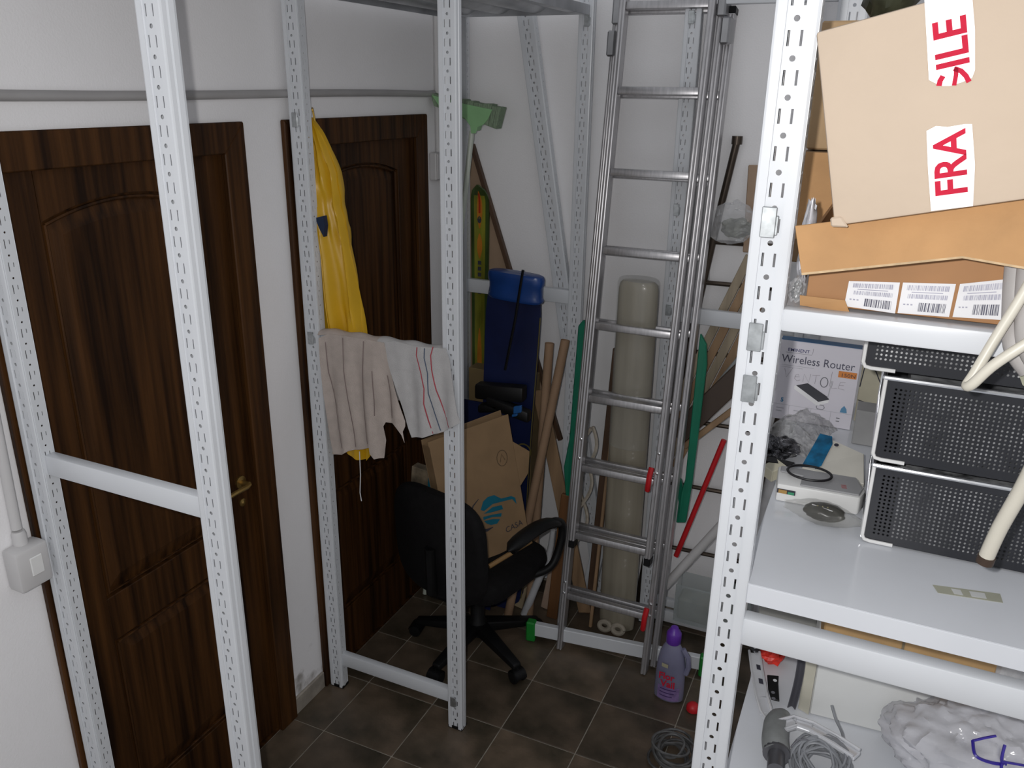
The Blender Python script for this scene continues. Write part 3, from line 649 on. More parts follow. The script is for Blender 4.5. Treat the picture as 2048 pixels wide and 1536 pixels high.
G().tube([V((.545, 2.985, .004)), V((.585, 2.995, .14)), V((.625, 3.0, .26)), at(1096, 1120, 1, 3.0), at(1102, 1090, 1, 3.0), at(1106, 1060, 1, 3.0)], .018, 14, rf=lambda u: .0195-.008*u).build('pipe', mat('white_pvc', (.52, .53, .55), .35), t, smooth=True)
plank('pale_lath', 'short pale lath on the floor behind the white pipe', V((.49, 3.03, .004)), V((.535, 3.06, .26)), .05, .02, mat('pale_wood', (.40, .32, .21), .6))
plank('pale_lath', 'short pinkish lath between the white pipe and the brown pole', V((.61, 3.075, .004)), V((.645, 3.09, .24)), .04, .02, mat('pinkish_wood', (.40, .29, .22), .6))

# ------------------------------------------------------------------ office chair
ch = thing('office_chair', 'black swivel office chair with arms and casters facing the back wall', 'chair', (.45, 2.69, 0))
CC = V((.45, 2.69, 0)); FW = V((.24, .97, 0)).normalized(); RT = V((FW.y, -FW.x, 0))
def cp_(r, f, z): return CC+RT*r+FW*f+V((0, 0, z))
for k in range(5):
    an = math.radians(-100+72*k); d = V((math.cos(an), math.sin(an), 0)); sd = V((-d.y, d.x, 0))
    e = CC+d*.285
    lg = G().add([CC+d*.03+sd*s*.030+V((0, 0, z)) for s, z in ((-1, .085), (1, .085), (1, .135), (-1, .135))]+[e+sd*s*.020+V((0, 0, z)) for s, z in ((-1, .058), (1, .058), (1, .085), (-1, .085))],
        [(3, 2, 1, 0), (4, 5, 6, 7), (0, 1, 5, 4), (1, 2, 6, 5), (2, 3, 7, 6), (3, 0, 4, 7)]).build('base_leg', BLACKP, ch, bevel=.008, seg=2, smooth=True)
    ca = G()
    for s in (-1, 1): ca.lathe([(.010, 0), (.026, .002), (.0275, .008), (.026, .016), (.01, .018)], e+V((0, 0, .029))+sd*(s*.012+(0 if s > 0 else 0)), 16, sd*s)
    ca.lathe([(.008, 0), (.008, .035)], e+V((0, 0, .035)), 8)
    ca.grid(lambda u, v: e+sd*(-.026+.052*v)+d*.031*math.cos(PI*u)+V((0, 0, .031+.031*math.sin(PI*u))), 10, 2)
    ca.build('caster', BLACKP, lg, smooth=True)
G().lathe([(.045, .075), (.045, .13), (.030, .15), (.030, .26), (.022, .262), (.022, .36)], CC, 18).build('gas_column', BLACKP, ch, smooth=True)
G().obox(cp_(0, 0, .37), RT*.09, FW*.12, (0, 0, .02)).build('seat_plate', BLACKP, ch, bevel=.006)
def cushion(fn, nm, nu=16, nv=12):
    return G().grid(fn, nu, nv, True).build(nm, BLACKF, ch, smooth=True)
def sup(u, p=.45):
    c, s = math.cos(u*2*PI), math.sin(u*2*PI); return math.copysign(abs(c)**p, c), math.copysign(abs(s)**p, s)
g = G()
for prof in (0,):
    lay = [(.0, .362), (.80, .364), (.95, .380), (1.0, .420), (.97, .455), (.85, .468), (.0, .472)]
    vs = []; n = 32
    for sc, z in lay:
        for k in range(n):
            c, s = sup(k/n); vs.append(cp_(c*.235*max(sc, .01), .02+s*.235*max(sc, .01), z-.018*max(0, s)*0))
    fs = [(i*n+k, i*n+(k+1) % n, (i+1)*n+(k+1) % n, (i+1)*n+k) for i in range(len(lay)-1) for k in range(n)]
    g.add(vs, fs)
g.build('seat', BLACKF, ch, smooth=True)
vs = []; lay = [(.0, -.035), (.9, -.033), (.98, -.02), (1, 0), (.98, .018), (.9, .03), (.0, .032)]; n = 36
for sc, dp in lay:
    for k in range(n):
        c, s = sup(k/n, .55); rr, zz = c*.235*max(sc, .01), .618+s*.238*max(sc, .01)
        vs.append(cp_(rr, -.235-.05*(zz-.5)+dp+.35*rr*rr, zz))
fs = [(i*n+k, i*n+(k+1) % n, (i+1)*n+(k+1) % n, (i+1)*n+k) for i in range(len(lay)-1) for k in range(n)]
G().add(vs, fs).build('backrest', BLACKF, ch, smooth=True)
G().tube([cp_(0, -.05, .36), cp_(0, -.2, .36), cp_(0, -.275, .42), cp_(0, -.278, .62)], .022, 10, rf=lambda u: .024).build('back_support', BLACKP, ch, smooth=True)
for s in (-1, 1):
    pts = [cp_(s*.28, -.12, .640), cp_(s*.28, -.04, .655), cp_(s*.28, .06, .662), cp_(s*.285, .16, .650), cp_(s*.285, .205, .60), cp_(s*.28, .19, .50), cp_(s*.265, .15, .43), cp_(s*.20, .10, .39)]
    fine = []
    for i in range(len(pts)-1):
        p0, p1, p2, p3 = pts[max(i-1, 0)], pts[i], pts[i+1], pts[min(i+2, len(pts)-1)]
        for k in range(5):
            q = k/5; fine.append(.5*((2*p1)+(p2-p0)*q+(2*p0-5*p1+4*p2-p3)*q*q+(3*p1-p0-3*p2+p3)*q**3))
    fine.append(pts[-1])
    ar = G().tube(fine, .017, 10).build('armrest', BLACKP, ch, smooth=True)
    G().grid(lambda u, v: cp_(s*.28+.036*math.cos(u*2*PI)*math.sqrt(max(.02, 1-abs(2*v-1)**6)), -.15+.345*v, .672+.021*math.sin(u*2*PI)*math.sqrt(max(.02, 1-abs(2*v-1)**6))-.045*max(0, 2*v-1)**2-.02*max(0, 1-2*v)**2), 14, 10, True).build('arm_pad', BLACKP, ar, smooth=True)

# cardboard box on the seat, with its printed mark
TL, TR, BRc = at(858, 884, 1, 2.52), at(1018, 823, 1, 2.86), at(1060, 1080, 1, 2.86)
W_ = (TR-TL).length; H_ = (TR-BRc).length-.004
cb = thing('cardboard_box', 'opened brown cardboard box with a blue striped emblem standing on the office chair', 'box', cp_(.05, .05, .475))
upv = (TR-BRc).normalized(); fr = Fr(TR-upv*H_+(TL-TR), TR-TL, upv)
def slab(pts, d, nm, m, bev=.0015, par=cb): return G().prism(pts, d).build(nm, m, par, bevel=bev)
# the box is tilted, its lowest corner on the seat
slab([fr(0, .0), fr(W_, .0), fr(W_, H_-.01), fr(0, H_)], -fr.n*.005, 'front_panel', KRAFT3)
slab([fr(0, 0, -.05), fr(W_, 0, -.05), fr(W_, H_, -.05), fr(0, H_, -.05)], -fr.n*.005, 'rear_panel', KRAFT3)
slab([fr(W_-.004, 0), fr(W_-.004, H_-.02), fr(W_-.004, H_-.02, -.05), fr(W_-.004, 0, -.05)], fr.ux*.004, 'side_panel', KRAFT3)
slab([fr(0, 0), fr(0, H_-.02), fr(0, H_-.02, -.05), fr(0, 0, -.05)], fr.ux*.004, 'side_panel', KRAFT3)
slab([fr(W_, H_-.13), fr(W_+.075, H_-.20), fr(W_+.05, H_-.29), fr(W_, H_-.33)], -fr.n*.004+V((0, -.002, 0)), 'flap', KRAFT3)
CY = mat('cyan_print', (.0, .13, .20), .6, var=.1)
def pf(px, py):
    d = at(px, py, 1, 2.7)-CAM; k = (fr.o-CAM).dot(fr.n)/d.dot(fr.n); d = CAM+d*k-fr.o; return (d.dot(fr.ux), d.dot(fr.uy))
fr.poly([pf(*p) for p in ((961, 1020), (966, 1003), (975, 994), (988, 990), (1002, 997), (1022, 992), (1030, 995), (1033, 1008), (1024, 998), (1004, 1003), (985, 1008), (968, 1022))], .001).build('emblem_stripe', CY, cb)
for pts in (((967, 1028), (985, 1014), (1003, 1010), (1006, 1018), (985, 1024)), ((966, 1034), (985, 1029), (1003, 1026), (1002, 1033), (984, 1034), (967, 1040)), ((968, 1042), (985, 1038), (1000, 1038), (994, 1047), (982, 1050), (973, 1047))):
    fr.poly([pf(*p) for p in pts], .001).build('emblem_stripe', CY, cb)
fr.stroke([pf(*p) for p in ((957, 998), (946, 1012), (940, 1030), (943, 1045))], [.003, .006, .008, .012], .001).build('emblem_arc', DARKP, cb)
fr.stroke([pf(*p) for p in ((948, 1056), (960, 1062), (975, 1060), (986, 1054))], [.004, .014, .012, .003], .001).build('emblem_arc', DARKP, cb)
fr.stroke([(pf(1004, 916)[0]+.026*math.cos(k*PI/8), pf(1004, 916)[1]+.034*math.sin(k*PI/8)) for k in range(17)], .003, .001).build('stamp_ring', mat('brown_print', (.09, .055, .03), .7), cb)
fr.stroke([(pf(1004, 916)[0]+x, pf(1004, 916)[1]+y) for x, y in ((-.012, -.015), (0, .018), (.012, -.012))], .003, .001).build('stamp_mark', MATS['brown_print'], cb)
a0, a1 = pf(1012, 1066), pf(1062, 1040); tf = Fr(fr(*a0), fr(*a1)-fr(*a0), fr.uy)
text(tf, 0, 0, .036, 'CASA', DARKP, cb, z=.001)
# stick across the seat and magazines
tag(G().tube([at(978, 1133, 1, 2.56), at(1062, 1082, 1, 2.73)], .010, 10).build('wooden_stick', mat('honey_wood', (.26, .15, .055), .5)), 'honey coloured wooden stick lying across the seat of the office chair', 'stick')
mg = thing('magazine_stack', 'old magazines with cyan bands standing on the office chair beside the cardboard box', 'magazines', cp_(-.15, 0, .475))
pm_ = at(816, 930, 1, 2.63); fm = Fr((pm_.x, 2.60, .476), (1, .05, -.06), (.02, .09, 1)); W2 = .122; H2 = pm_.z-.476
G().prism([fm(0, 0), fm(W2, .02), fm(W2-.012, H2-.01), fm(-.004, H2)], -fm.n*.05).build('magazines', mat('magazine_cover', (.20, .16, .11), .5, var=.55, scale=22), mg, bevel=.002)
fm.rect(W2-.046, .02, W2-.030, H2-.012, .001).build('cyan_band', CY, mg); fm.rect(W2-.022, .02, W2-.014, H2-.012, .001).build('cyan_band', CY, mg)

# ------------------------------------------------------------------ raincoat
YEL = mat('yellow_raincoat', (.64, .37, .012), .38, var=.06, scale=7)
rc = thing('raincoat', 'bright yellow raincoat hanging beside the second door', 'coat', (.1, 2.31, 2.2))
prof = [(235, 622), (262, 641), (300, 660), (345, 678), (385, 684), (410, 684), (440, 691), (462, 694), (500, 700), (560, 711), (620, 720), (690, 732), (760, 736), (840, 739), (912, 742)]
rows = []
for y, x in prof:
    p = at(x, y, 1, 2.30); rows.append((p.z, p.x))
def coat(u, v):
    k = v*(len(rows)-1); i = min(int(k), len(rows)-2); q = k-i; z = rows[i][0]*(1-q)+rows[i+1][0]*q; xr = rows[i][1]*(1-q)+rows[i+1][1]*q
    xl = .024 if v > .06 else .024+.004; a = u*2*PI; hw = (xr-xl)/2; dep = min(.043, .012+v*.12)
    fold = .011*math.sin(a*6+v*4.2+1.2*math.sin(v*7))*(.4+v)+.007*math.sin(a*11-v*6+1)+.006*math.sin(a*4+v*11+2*math.sin(v*9+a))+.005*noise.noise(V((math.cos(a)*3, math.sin(a)*3, v*14)))
    fold *= min(1, v*6+.2)
    wob = 1+.035*math.sin(v*23+u*5)
    return V((xl+hw+hw*math.cos(a)*(1 if math.cos(a) < 0 else 1), 2.302+(dep*wob)*math.sin(a)+fold, z+.012*math.sin(a*3)*(1 if v > .97 else 0)))
G().grid(coat, 90, 60, True).build('coat_body', YEL, rc, smooth=True)
G().grid(lambda u, v: coat((.50+.40*v+.02*math.sin(v*9)) % 1, .02+.0*u+.62*1)*1 if False else coat(.735+.012*(u-.5)+.01*math.sin(v*7), .05+.90*v)+V((0, -.0035, 0)), 3, 50).build('front_placket', YEL, rc, solid=.003, smooth=True)
pp = [at(630, 436, 1, 2.236), at(646, 432, 1, 2.236), at(649, 452, 1, 2.236), at(647, 474, 1, 2.236), at(638, 456, 1, 2.236)]
G().prism(pp, (0, .02, 0)).build('navy_patch', mat('navy_patch', (.006, .02, .06), .6), rc)
G().tube([V((.055, 2.30, rows[0][0]-.01)), V((.050, 2.30, rows[0][0]+.02)), V((.060, 2.285, rows[0][0]+.03)), V((.085, 2.252, rows[0][0]+.025))], .003, 6).build('hanging_loop', YEL, rc, smooth=True)

# ------------------------------------------------------------------ cloths over the bar
def rip(x, z, s): return .006*math.sin(x*55+s+(1.5-z)*3)*min(1, (1.52-z)*6)+.004*math.sin(x*110+z*9+s)*min(1, (1.52-z)*4)
def cloth(name, label, pxs, m, yf, s, parent_loc):
    t = thing(name, label, 'cloth', parent_loc)
    out = [at(x, y, 1, yf) for x, y in pxs]; poly = [(p.x, p.z) for p in out]
    # densify outline
    dp = []
    for i in range(len(poly)):
        (x0, z0), (x1, z1) = poly[i], poly[(i+1) % len(poly)]; n = max(1, int(math.hypot(x1-x0, z1-z0)/.016))
        dp += [(x0+(x1-x0)*k/n, z0+(z1-z0)*k/n) for k in range(n)]
    sheet(dp, lambda x, z: V((x, yf+rip(x, z, s)-.006*min(1, (1.51-z)*9), z)), .014, m, 'front_drop', t, .002)
    return t, poly
C1 = mat('beige_rag', (.50, .43, .39), .9, var=.07, scale=30, bump=.3, bscale=400)
C2 = mat('grey_white_rag', (.50, .49, .49), .9, var=.05, scale=30, bump=.3, bscale=400)
YF = 2.202
c1, poly1 = cloth('striped_cloth', 'ragged beige cloth with brown stripes hanging on the left of the bar', [(638, 676), (655, 668), (690, 672), (740, 680), (768, 686), (775, 720), (790, 770), (805, 820), (812, 842), (812, 852), (808, 862), (811, 885), (806, 868), (796, 852), (785, 846), (772, 844), (768, 852), (773, 880), (770, 905), (768, 916), (752, 916), (744, 905), (742, 893), (728, 898), (700, 900), (685, 908), (668, 908), (660, 870), (650, 790), (643, 720)], C1, YF-.006, 0, (.25, YF, 1.5))
c2, poly2 = cloth('striped_cloth', 'grey white cloth with red and blue stripes hanging on the right of the bar', [(765, 684), (790, 682), (830, 692), (862, 695), (892, 697), (900, 720), (910, 775), (918, 830), (923, 843), (915, 848), (888, 863), (850, 872), (825, 874), (818, 855), (808, 818), (792, 765), (775, 715)], C2, YF-.001, 1.3, (.45, YF, 1.5))
# the cloths go over the bar and hang down behind it
for t, x0, x1, zt, m, L in ((c1, .085, .325, 1.507, C1, .20), (c2, .325, .565, 1.507, C2, .24)):
    def fn(u, v, x0=x0, x1=x1, L=L):
        x = x0+(x1-x0)*u
        if v < .3: a = PI*v/.3; return V((x, 2.232-.030*math.cos(a)-.002, 1.497+.014*math.sin(a)+.003*math.sin(x*60)))
        return V((x, 2.264+.004*math.sin(x*60), 1.497-L*(v-.3)/.7*(1+.1*math.sin(x*30))))
    G().grid(fn, 22, 14).build('back_drop', m, t, solid=.002, smooth=True)
def stripe(t, pxs, yf, s, m, wd, nm='stripe'):
    g = G(); pts = [at(x, y, 1, yf) for x, y in pxs]; fine = []
    for i in range(len(pts)-1): fine += [pts[i].lerp(pts[i+1], k/8) for k in range(8)]
    fine.append(pts[-1]); vs = []
    for p in fine:
        for d in (-wd/2, wd/2): vs.append(V((p.x+d, yf+rip(p.x+d, p.z, s)-.006*min(1, (1.51-p.z)*9)-.0032, p.z)))
    g.add(vs, [(2*i, 2*i+1, 2*i+3, 2*i+2) for i in range(len(fine)-1)]); return g.build(nm, m, t)
BRS = mat('brown_stripe', (.26, .20, .19), .9); RDS = mat('red_stripe', (.40, .07, .09), .9); BLS = mat('blue_stripe', (.08, .11, .17), .9)
for pxs in ([(652, 684), (658, 745), (672, 800), (682, 855), (690, 893)], [(687, 675), (692, 740), (700, 800), (710, 860), (713, 893)], [(728, 682), (728, 745), (730, 800), (736, 860), (740, 885)], [(748, 740), (752, 800), (752, 830)], [(776, 750), (783, 790), (786, 835)]): stripe(c1, pxs, YF-.006, 0, BRS, .004)
for pxs, m in (([(835, 694), (834, 710), (845, 745), (852, 775), (852, 805), (860, 840), (867, 866)], RDS), ([(850, 696), (850, 715), (858, 745), (860, 785), (872, 825), (883, 860)], BLS), ([(867, 693), (863, 710), (866, 738), (875, 780), (888, 820), (900, 853)], RDS)): stripe(c2, pxs, YF-.001, 1.3, m, .004)
G().tube([at(719, 903, 1, YF), at(721, 950, 1, YF), at(720, 985, 1, YF), at(723, 1002, 1, YF)], .0016, 5).build('loose_thread', PAPER, c1)

# ------------------------------------------------------------------ right rack, middle shelf
# router carton
RB = thing('router_box', 'white wireless router carton with blue top standing at the back of the middle shelf', 'box', (1.71, 2.05, Z2))
bz = .2065; x0, x1 = 1.613, 1.800; yf = 2.035
G().box(x0, yf, Z2+.001, x1, yf+.034, Z2+bz).build('carton', mat('router_carton', (.66, .64, .70), .4, var=.03, scale=8), RB, bevel=.001)
G().box(x0+.002, yf+.001, Z2+bz+.0002, x1-.002, yf+.033, Z2+bz+.0012).build('blue_top', mat('blue_carton_top', (.01, .10, .24), .4), RB)
rf = Fr((x0, yf, Z2+.001), (1, 0, 0), (0, 0, 1)); w_ = x1-x0
text(rf, .020, .179, .0115, 'EMINENT', mat('indigo_print', (.05, .05, .16), .5), RB, bold=.0001, width=.050)
rf.stroke([(.016, .1755), (.076, .1755), (.078, .181), (.078, .192)], .0007).build('logo_rule', GREY, RB)
text(rf, .008, .150, .0285, 'Wireless Router', mat('slate_print', (.07, .07, .11), .5), RB, width=.168)
rf.stroke([(.010, .143), (.085, .143)], .001).build('small_print', mat('pale_print', (.42, .42, .46), .6), RB)
rf.stroke([(.010, .138), (.060, .138)], .001).build('small_print', MATS['pale_print'], RB)
rf.rect(.142, .130, .183, .146).build('orange_tag', mat('orange_tag', (.62, .22, .05), .5), RB); text(rf, .147, .1325, .0125, '150N', DARKP, RB, width=.030, z=.0010)
PEN = mat('faint_pen', (.34, .31, .35), .6); PEN2 = mat('dark_pen', (.10, .10, .12), .6)
hand = {'V': [(0, 1), (.35, 0), (1, 1.15)], 'e': [(0, .55), (.7, .6), (.5, .95), (.1, .8), (0, .3), (.4, 0), (.9, .2)], 'N': [(0, 0), (.05, 1), (.8, 0), (.95, 1.1)], 'T': [(0, 1), (1, 1.08)], 't': [(.5, 1), (.45, 0)], 'L': [(.1, 1), (0, 0), (.8, .1)], 'E': [(.9, 1), (.2, .95), (0, .1), (.9, 0)], '-': [(.1, .5), (.75, .55)], '|': [(.1, 1.5), (0, -.2)]}
for ch_, x, y, sc in (('V', .018, .112, .022), ('e', .044, .106, .018), ('N', .064, .106, .020), ('T', .084, .105, .021), ('t', .084, .105, .021), ('|', .126, .108, .022), ('L', .131, .100, .018), ('E', .146, .100, .019), ('-', .146, .100, .019)):
    rf.stroke([(x+px*sc*.85, y+py*sc) for px, py in hand[ch_]], .0011, .0007).build('handwriting', PEN, RB)
rf.stroke([(.113+.0085*math.cos(k*PI/8+1.8), .112+.0125*math.sin(k*PI/8+1.8)) for k in range(17)], .0018, .0007).build('handwriting', PEN2, RB)
rf.poly([(.050, .094), (.076, .104), (.126, .076), (.130, .070), (.106, .060), (.100, .064)]).build('router_picture', mat('router_photo_dark', (.05, .05, .06), .4), RB)
rf.poly([(.046, .092), (.050, .094), (.100, .064), (.106, .060), (.130, .070), (.129, .062), (.104, .050), (.047, .084)]).build('router_picture', mat('router_photo_white', (.78, .78, .79), .4), RB)
rf.stroke([(.126, .074), (.130, .118)], .0022, .0009).build('router_picture', mat('router_photo_grey', (.45, .45, .48), .4), RB)
text(rf, .018, .047, .015, '5', mat('cyan_text', (.03, .20, .38), .5), RB, bold=.0005)
rf.stroke([(.0, .040), (w_, .040)], .0008).build('panel_rule', MATS['pale_print'], RB)
for x in (.040, .092, .138): rf.stroke([(x, .004), (x, .040)], .0008).build('panel_rule', MATS['pale_print'], RB)
rf.stroke([(.103, .047), (.106, .053), (.119, .053), (.122, .047), (.119, .042), (.106, .042), (.103, .047)], .0016).build('icon', GREY, RB)
rf.poly([(.158, .042), (.174, .042), (.172, .052), (.166, .060), (.160, .052)]).build('icon', mat('blue_icon', (.10, .26, .42), .5), RB)
for x, y, ww in ((.052, .028, .022), (.104, .020, .024), (.152, .026, .008), (.152, .018, .008), (.010, .030, .018), (.010, .022, .014)): rf.stroke([(x, y), (x+ww, y)], .0022).build('small_print', MATS['pale_print'] if ww > .01 else GREY, RB)

# cartons behind between the router box and the baskets
t = thing('cardboard_box', 'small brown carton behind the router box on the middle shelf', 'box', (1.86, 2.16, Z2)); G().box(1.805, 2.12, Z2+.001, 1.99, 2.22, Z2+.185).build('carton', KRAFT3, t, bevel=.002)
t = thing('paper_packet', 'cream paper packet with dark print tucked beside the router box', 'packet', (1.85, 2.09, Z2))
G().obox((1.842, 2.105, Z2+.085), (.038, 0, 0), (0, .006, .001), (0, -.004, .083)).build('packet', mat('cream_paper', (.50, .47, .36), .6), t, bevel=.002)
pf2 = Fr((1.806, 2.0985, Z2+.06), (1, 0, 0), (0, -.04, 1))
for pts in ([(.0, .0), (.02, -.004), (.034, -.03)], [(.012, .095), (.03, .08), (.045, .05)], [(.02, .10), (.04, .085)], [(0, .035), (.004, .09)]): pf2.stroke(pts, .0025, .001).build('print', DARKP, t)
t = thing('grey_box', 'plain grey box standing behind the white adapter on the middle shelf', 'box', (1.835, 1.98, Z2)); G().box(1.808, 1.95, Z2+.001, 1.878, 2.02, Z2+.085).build('box_body', mat('flat_grey', (.30, .30, .30), .6), t, bevel=.002)

# bubble wrap heap
t = thing('bubble_wrap', 'crumpled clear bubble wrap in front of the router box', 'bubble wrap', (1.70, 1.86, Z2))
g = G(); 
def bw(u, v):
    x = 1.632+.135*u+.012*math.sin(v*7); y = 1.77+.20*v
    h = .052*math.sin(PI*min(1, max(0, u*.9+.05)))**.6*(.35+.65*v)+.012*noise.noise(V((u*6, v*6, 2)))+.006*noise.noise(V((u*17, v*17, 5)))
    return V((x, y, Z2+.004+max(0, h)))
g.grid(bw, 40, 40).build('film', mat('bubble_film', (.50, .50, .50), .08, var=.35, alpha=.34, scale=60, bump=1, bscale=130), t, solid=.001)
crumple((1.66, 1.80, Z2+.022), .045, .05, .020, .5, 4, seed=9).build('dark_contents', mat('dark_foil', (.10, .10, .11), .25, .6, var=.8, scale=60, bump=1, bscale=90), t)
# white carton with blue end
t = thing('small_carton', 'white carton with a torn blue end lying on the bubble wrap', 'box', (1.77, 1.72, Z2))
A = at(1640, 868, 2, Z2+.075); B = at(1728, 908, 2, Z2+.062); C_ = at(1728, 968, 2, Z2+.034); D_ = at(1604, 935, 2, Z2+.034)
nn = (B-A).cross(D_-A).normalized(); nn = nn if nn.z > 0 else -nn
G().prism([A, B, C_, D_], -nn*.024).build('carton', mat('ivory_card', (.62, .60, .54), .5), t, bevel=.001)
e1 = A.lerp(B, -.02); k1 = A.lerp(B, .24); k2 = D_.lerp(C_, .18); e2 = D_.lerp(C_, -.01)
ff = Fr(D_, C_-D_, A-D_); wN = (C_-D_).length; hN = (A-D_).dot(ff.uy)
ax_, bx_ = (A-D_).dot(ff.ux), (B-D_).dot(ff.ux)
ff.n = nn if ff.n.dot(nn) > 0 else ff.n
ff.poly([(-.002, 0), (.022, .010), (.026, .004), (.034, .018), (ax_+.034, hN*.80), (ax_+.026, hN+.0), (ax_, hN)], .0012).build('blue_end', mat('torn_blue_print', (.0, .11, .24), .5, var=.4, scale=50), t)
ff.poly([(ax_+.042+.005*math.cos(k*PI/4), hN*.80+.005*math.sin(k*PI/4)) for k in range(8)], .0012).build('dark_dot', DARKP, t)
# white adapter
t = thing('network_adapter', 'white plastic adapter box with grey top and a port in its corner', 'adapter', (1.76, 1.62, Z2))
fx0, fx1, fy, by, hh = 1.688, 1.846, 1.575, 1.672, .042
G().prism([(fx0, fy, Z2+.001), (fx1-.004, fy+.006, Z2+.001), (fx1+.004, fy+.04, Z2+.001), (fx1-.012, by, Z2+.001), (fx0-.01, by-.01, Z2+.001)], (0, 0, hh-.004)).build('housing', WHITEP, t, bevel=.004, seg=2, smooth=True)
G().prism([(fx0+.042, fy+.006, Z2+hh-.003), (fx1-.006, fy+.010, Z2+hh-.003), (fx1-.001, fy+.04, Z2+hh-.003), (fx1-.016, by-.006, Z2+hh-.003), (fx0-.004, by-.014, Z2+hh-.003), (fx0-.002, fy+.055, Z2+hh-.003), (fx0+.042, fy+.05, Z2+hh-.003)], (0, 0, .004)).build('top_cover', mat('grey_top', (.36, .36, .37), .4), t, bevel=.002)
G().box(fx0+.001, fy-.0015, Z2+.020, fx0+.036, fy+.001, Z2+.029).build('port', DARKP, t)
G().box(fx0+.004, fy-.0025, Z2+.0205, fx0+.020, fy-.001, Z2+.028).build('connector', mat('amber_contact', (.40, .24, .07), .4), t); G().box(fx0+.022, fy-.0025, Z2+.0205, fx0+.034, fy-.001, Z2+.026).build('connector', mat('green_contact', (.04, .25, .13), .4), t)
rp_ = Fr((1.806, 1.602, Z2+hh+.0012), (.97, .2, 0), (-.2, .97, 0))
for k in range(3): rp_.stroke([(0, .006*k), (.010, .006*k)], .002, .0005).build('red_print', RED, t)
# small pouch left of the adapter
t = thing('paper_sleeve', 'small cream paper sleeve with black edge beside the adapter', 'sleeve', (1.66, 1.69, Z2)); G().obox((1.668, 1.69, Z2+.014), (.012, -.014, 0), (.012, .014, .004), (0, 0, .012)).build('sleeve', mat('cream_paper2', (.55, .52, .40), .6), t, bevel=.001)
G().obox((1.675, 1.708, Z2+.028), (.026, -.004, 0), (.004, .010, .001), (0, 0, .0012)).build('black_edge', BLACKP, t)
# rubber ring on the adapter
rc_ = at(1619, 945, 2, Z2+hh+.006)
pts = [rc_+V((.0425*math.cos(k*PI/20), .0345*math.sin(k*PI/20), -.001)) for k in range(41)]
tag(G().tube(pts, .0026, 7, cap=False).build('rubber_ring', mat('black_rubber', (.012, .011, .013), .5), smooth=True), 'thin black rubber ring lying on the white adapter', 'ring')
# bagged plug
t = thing('bagged_plug', 'dark plug with three pins in a small clear bag on the middle shelf', 'plug', (1.785, 1.515, Z2))
pc = at(1645, 1022, 2, Z2+.022)
g = G()
def bag(u, v):
    a = v*2*PI; s = u*2-1; w = .030*max(0, 1-abs(s)**1.7)**.8+.004+.008*max(0, abs(s)-.9)*8
    return pc+V((.070*s+.002*math.sin(a*3), -.010*s+w*math.cos(a)*.95+.002*noise.noise(V((s*6, a*2, 1))), -.004+max(-.016, w*.66*math.sin(a)+.003*noise.noise(V((s*7, a*3, 4))))))
g.grid(bag, 26, 20).build('clear_bag', mat('bag_film', (.40, .39, .35), .06, var=.2, alpha=.17, scale=30, bump=.6, bscale=60), t, smooth=True)
crumple(pc+V((.004, 0, -.001)), .038, .026, .016, .12, 2, seed=3).build('plug_body', mat('charcoal_plug', (.012, .012, .011), .3), t, smooth=True)
for k in range(3): G().tube([pc+V((-.006+.009*k, .012, .010)), pc+V((-.010+.009*k, -.010, .0125))], .0019, 6).build('pin', mat('brass_pin', (.7, .62, .3), .2, .9), t)
G().tube([pc+V((-.020, -.006, .0125)), pc+V((.018, -.016, .0115))], .0009, 5).build('label_edge', PAPER, t)
# sticker on the shelf
t = thing('tape_strip', 'olive tape strip with two pale patches stuck on the middle shelf', 'tape', (2.03, 1.37, Z2))
sA, sB, sC, sD = [at(*p, 2, Z2+.0004) for p in ((1865, 1170), (2000, 1188), (2006, 1206), (1876, 1186))]
G().prism([sA, sB, sC, sD], (0, 0, .0006)).build('tape', mat('olive_tape', (.40, .40, .32), .4), t)
for u0, u1 in ((.26, .40), (.53, .76)): G().prism([V(p)+V((0, 0, .0008)) for p in (sA.lerp(sB, u0).lerp(sD.lerp(sC, u0), .22), sA.lerp(sB, u1).lerp(sD.lerp(sC, u1), .22), sA.lerp(sB, u1).lerp(sD.lerp(sC, u1), .85), sA.lerp(sB, u0).lerp(sD.lerp(sC, u0), .85))], (0, 0, .0003)).build('pale_patch', mat('pale_patch', (.62, .63, .62), .4), t)

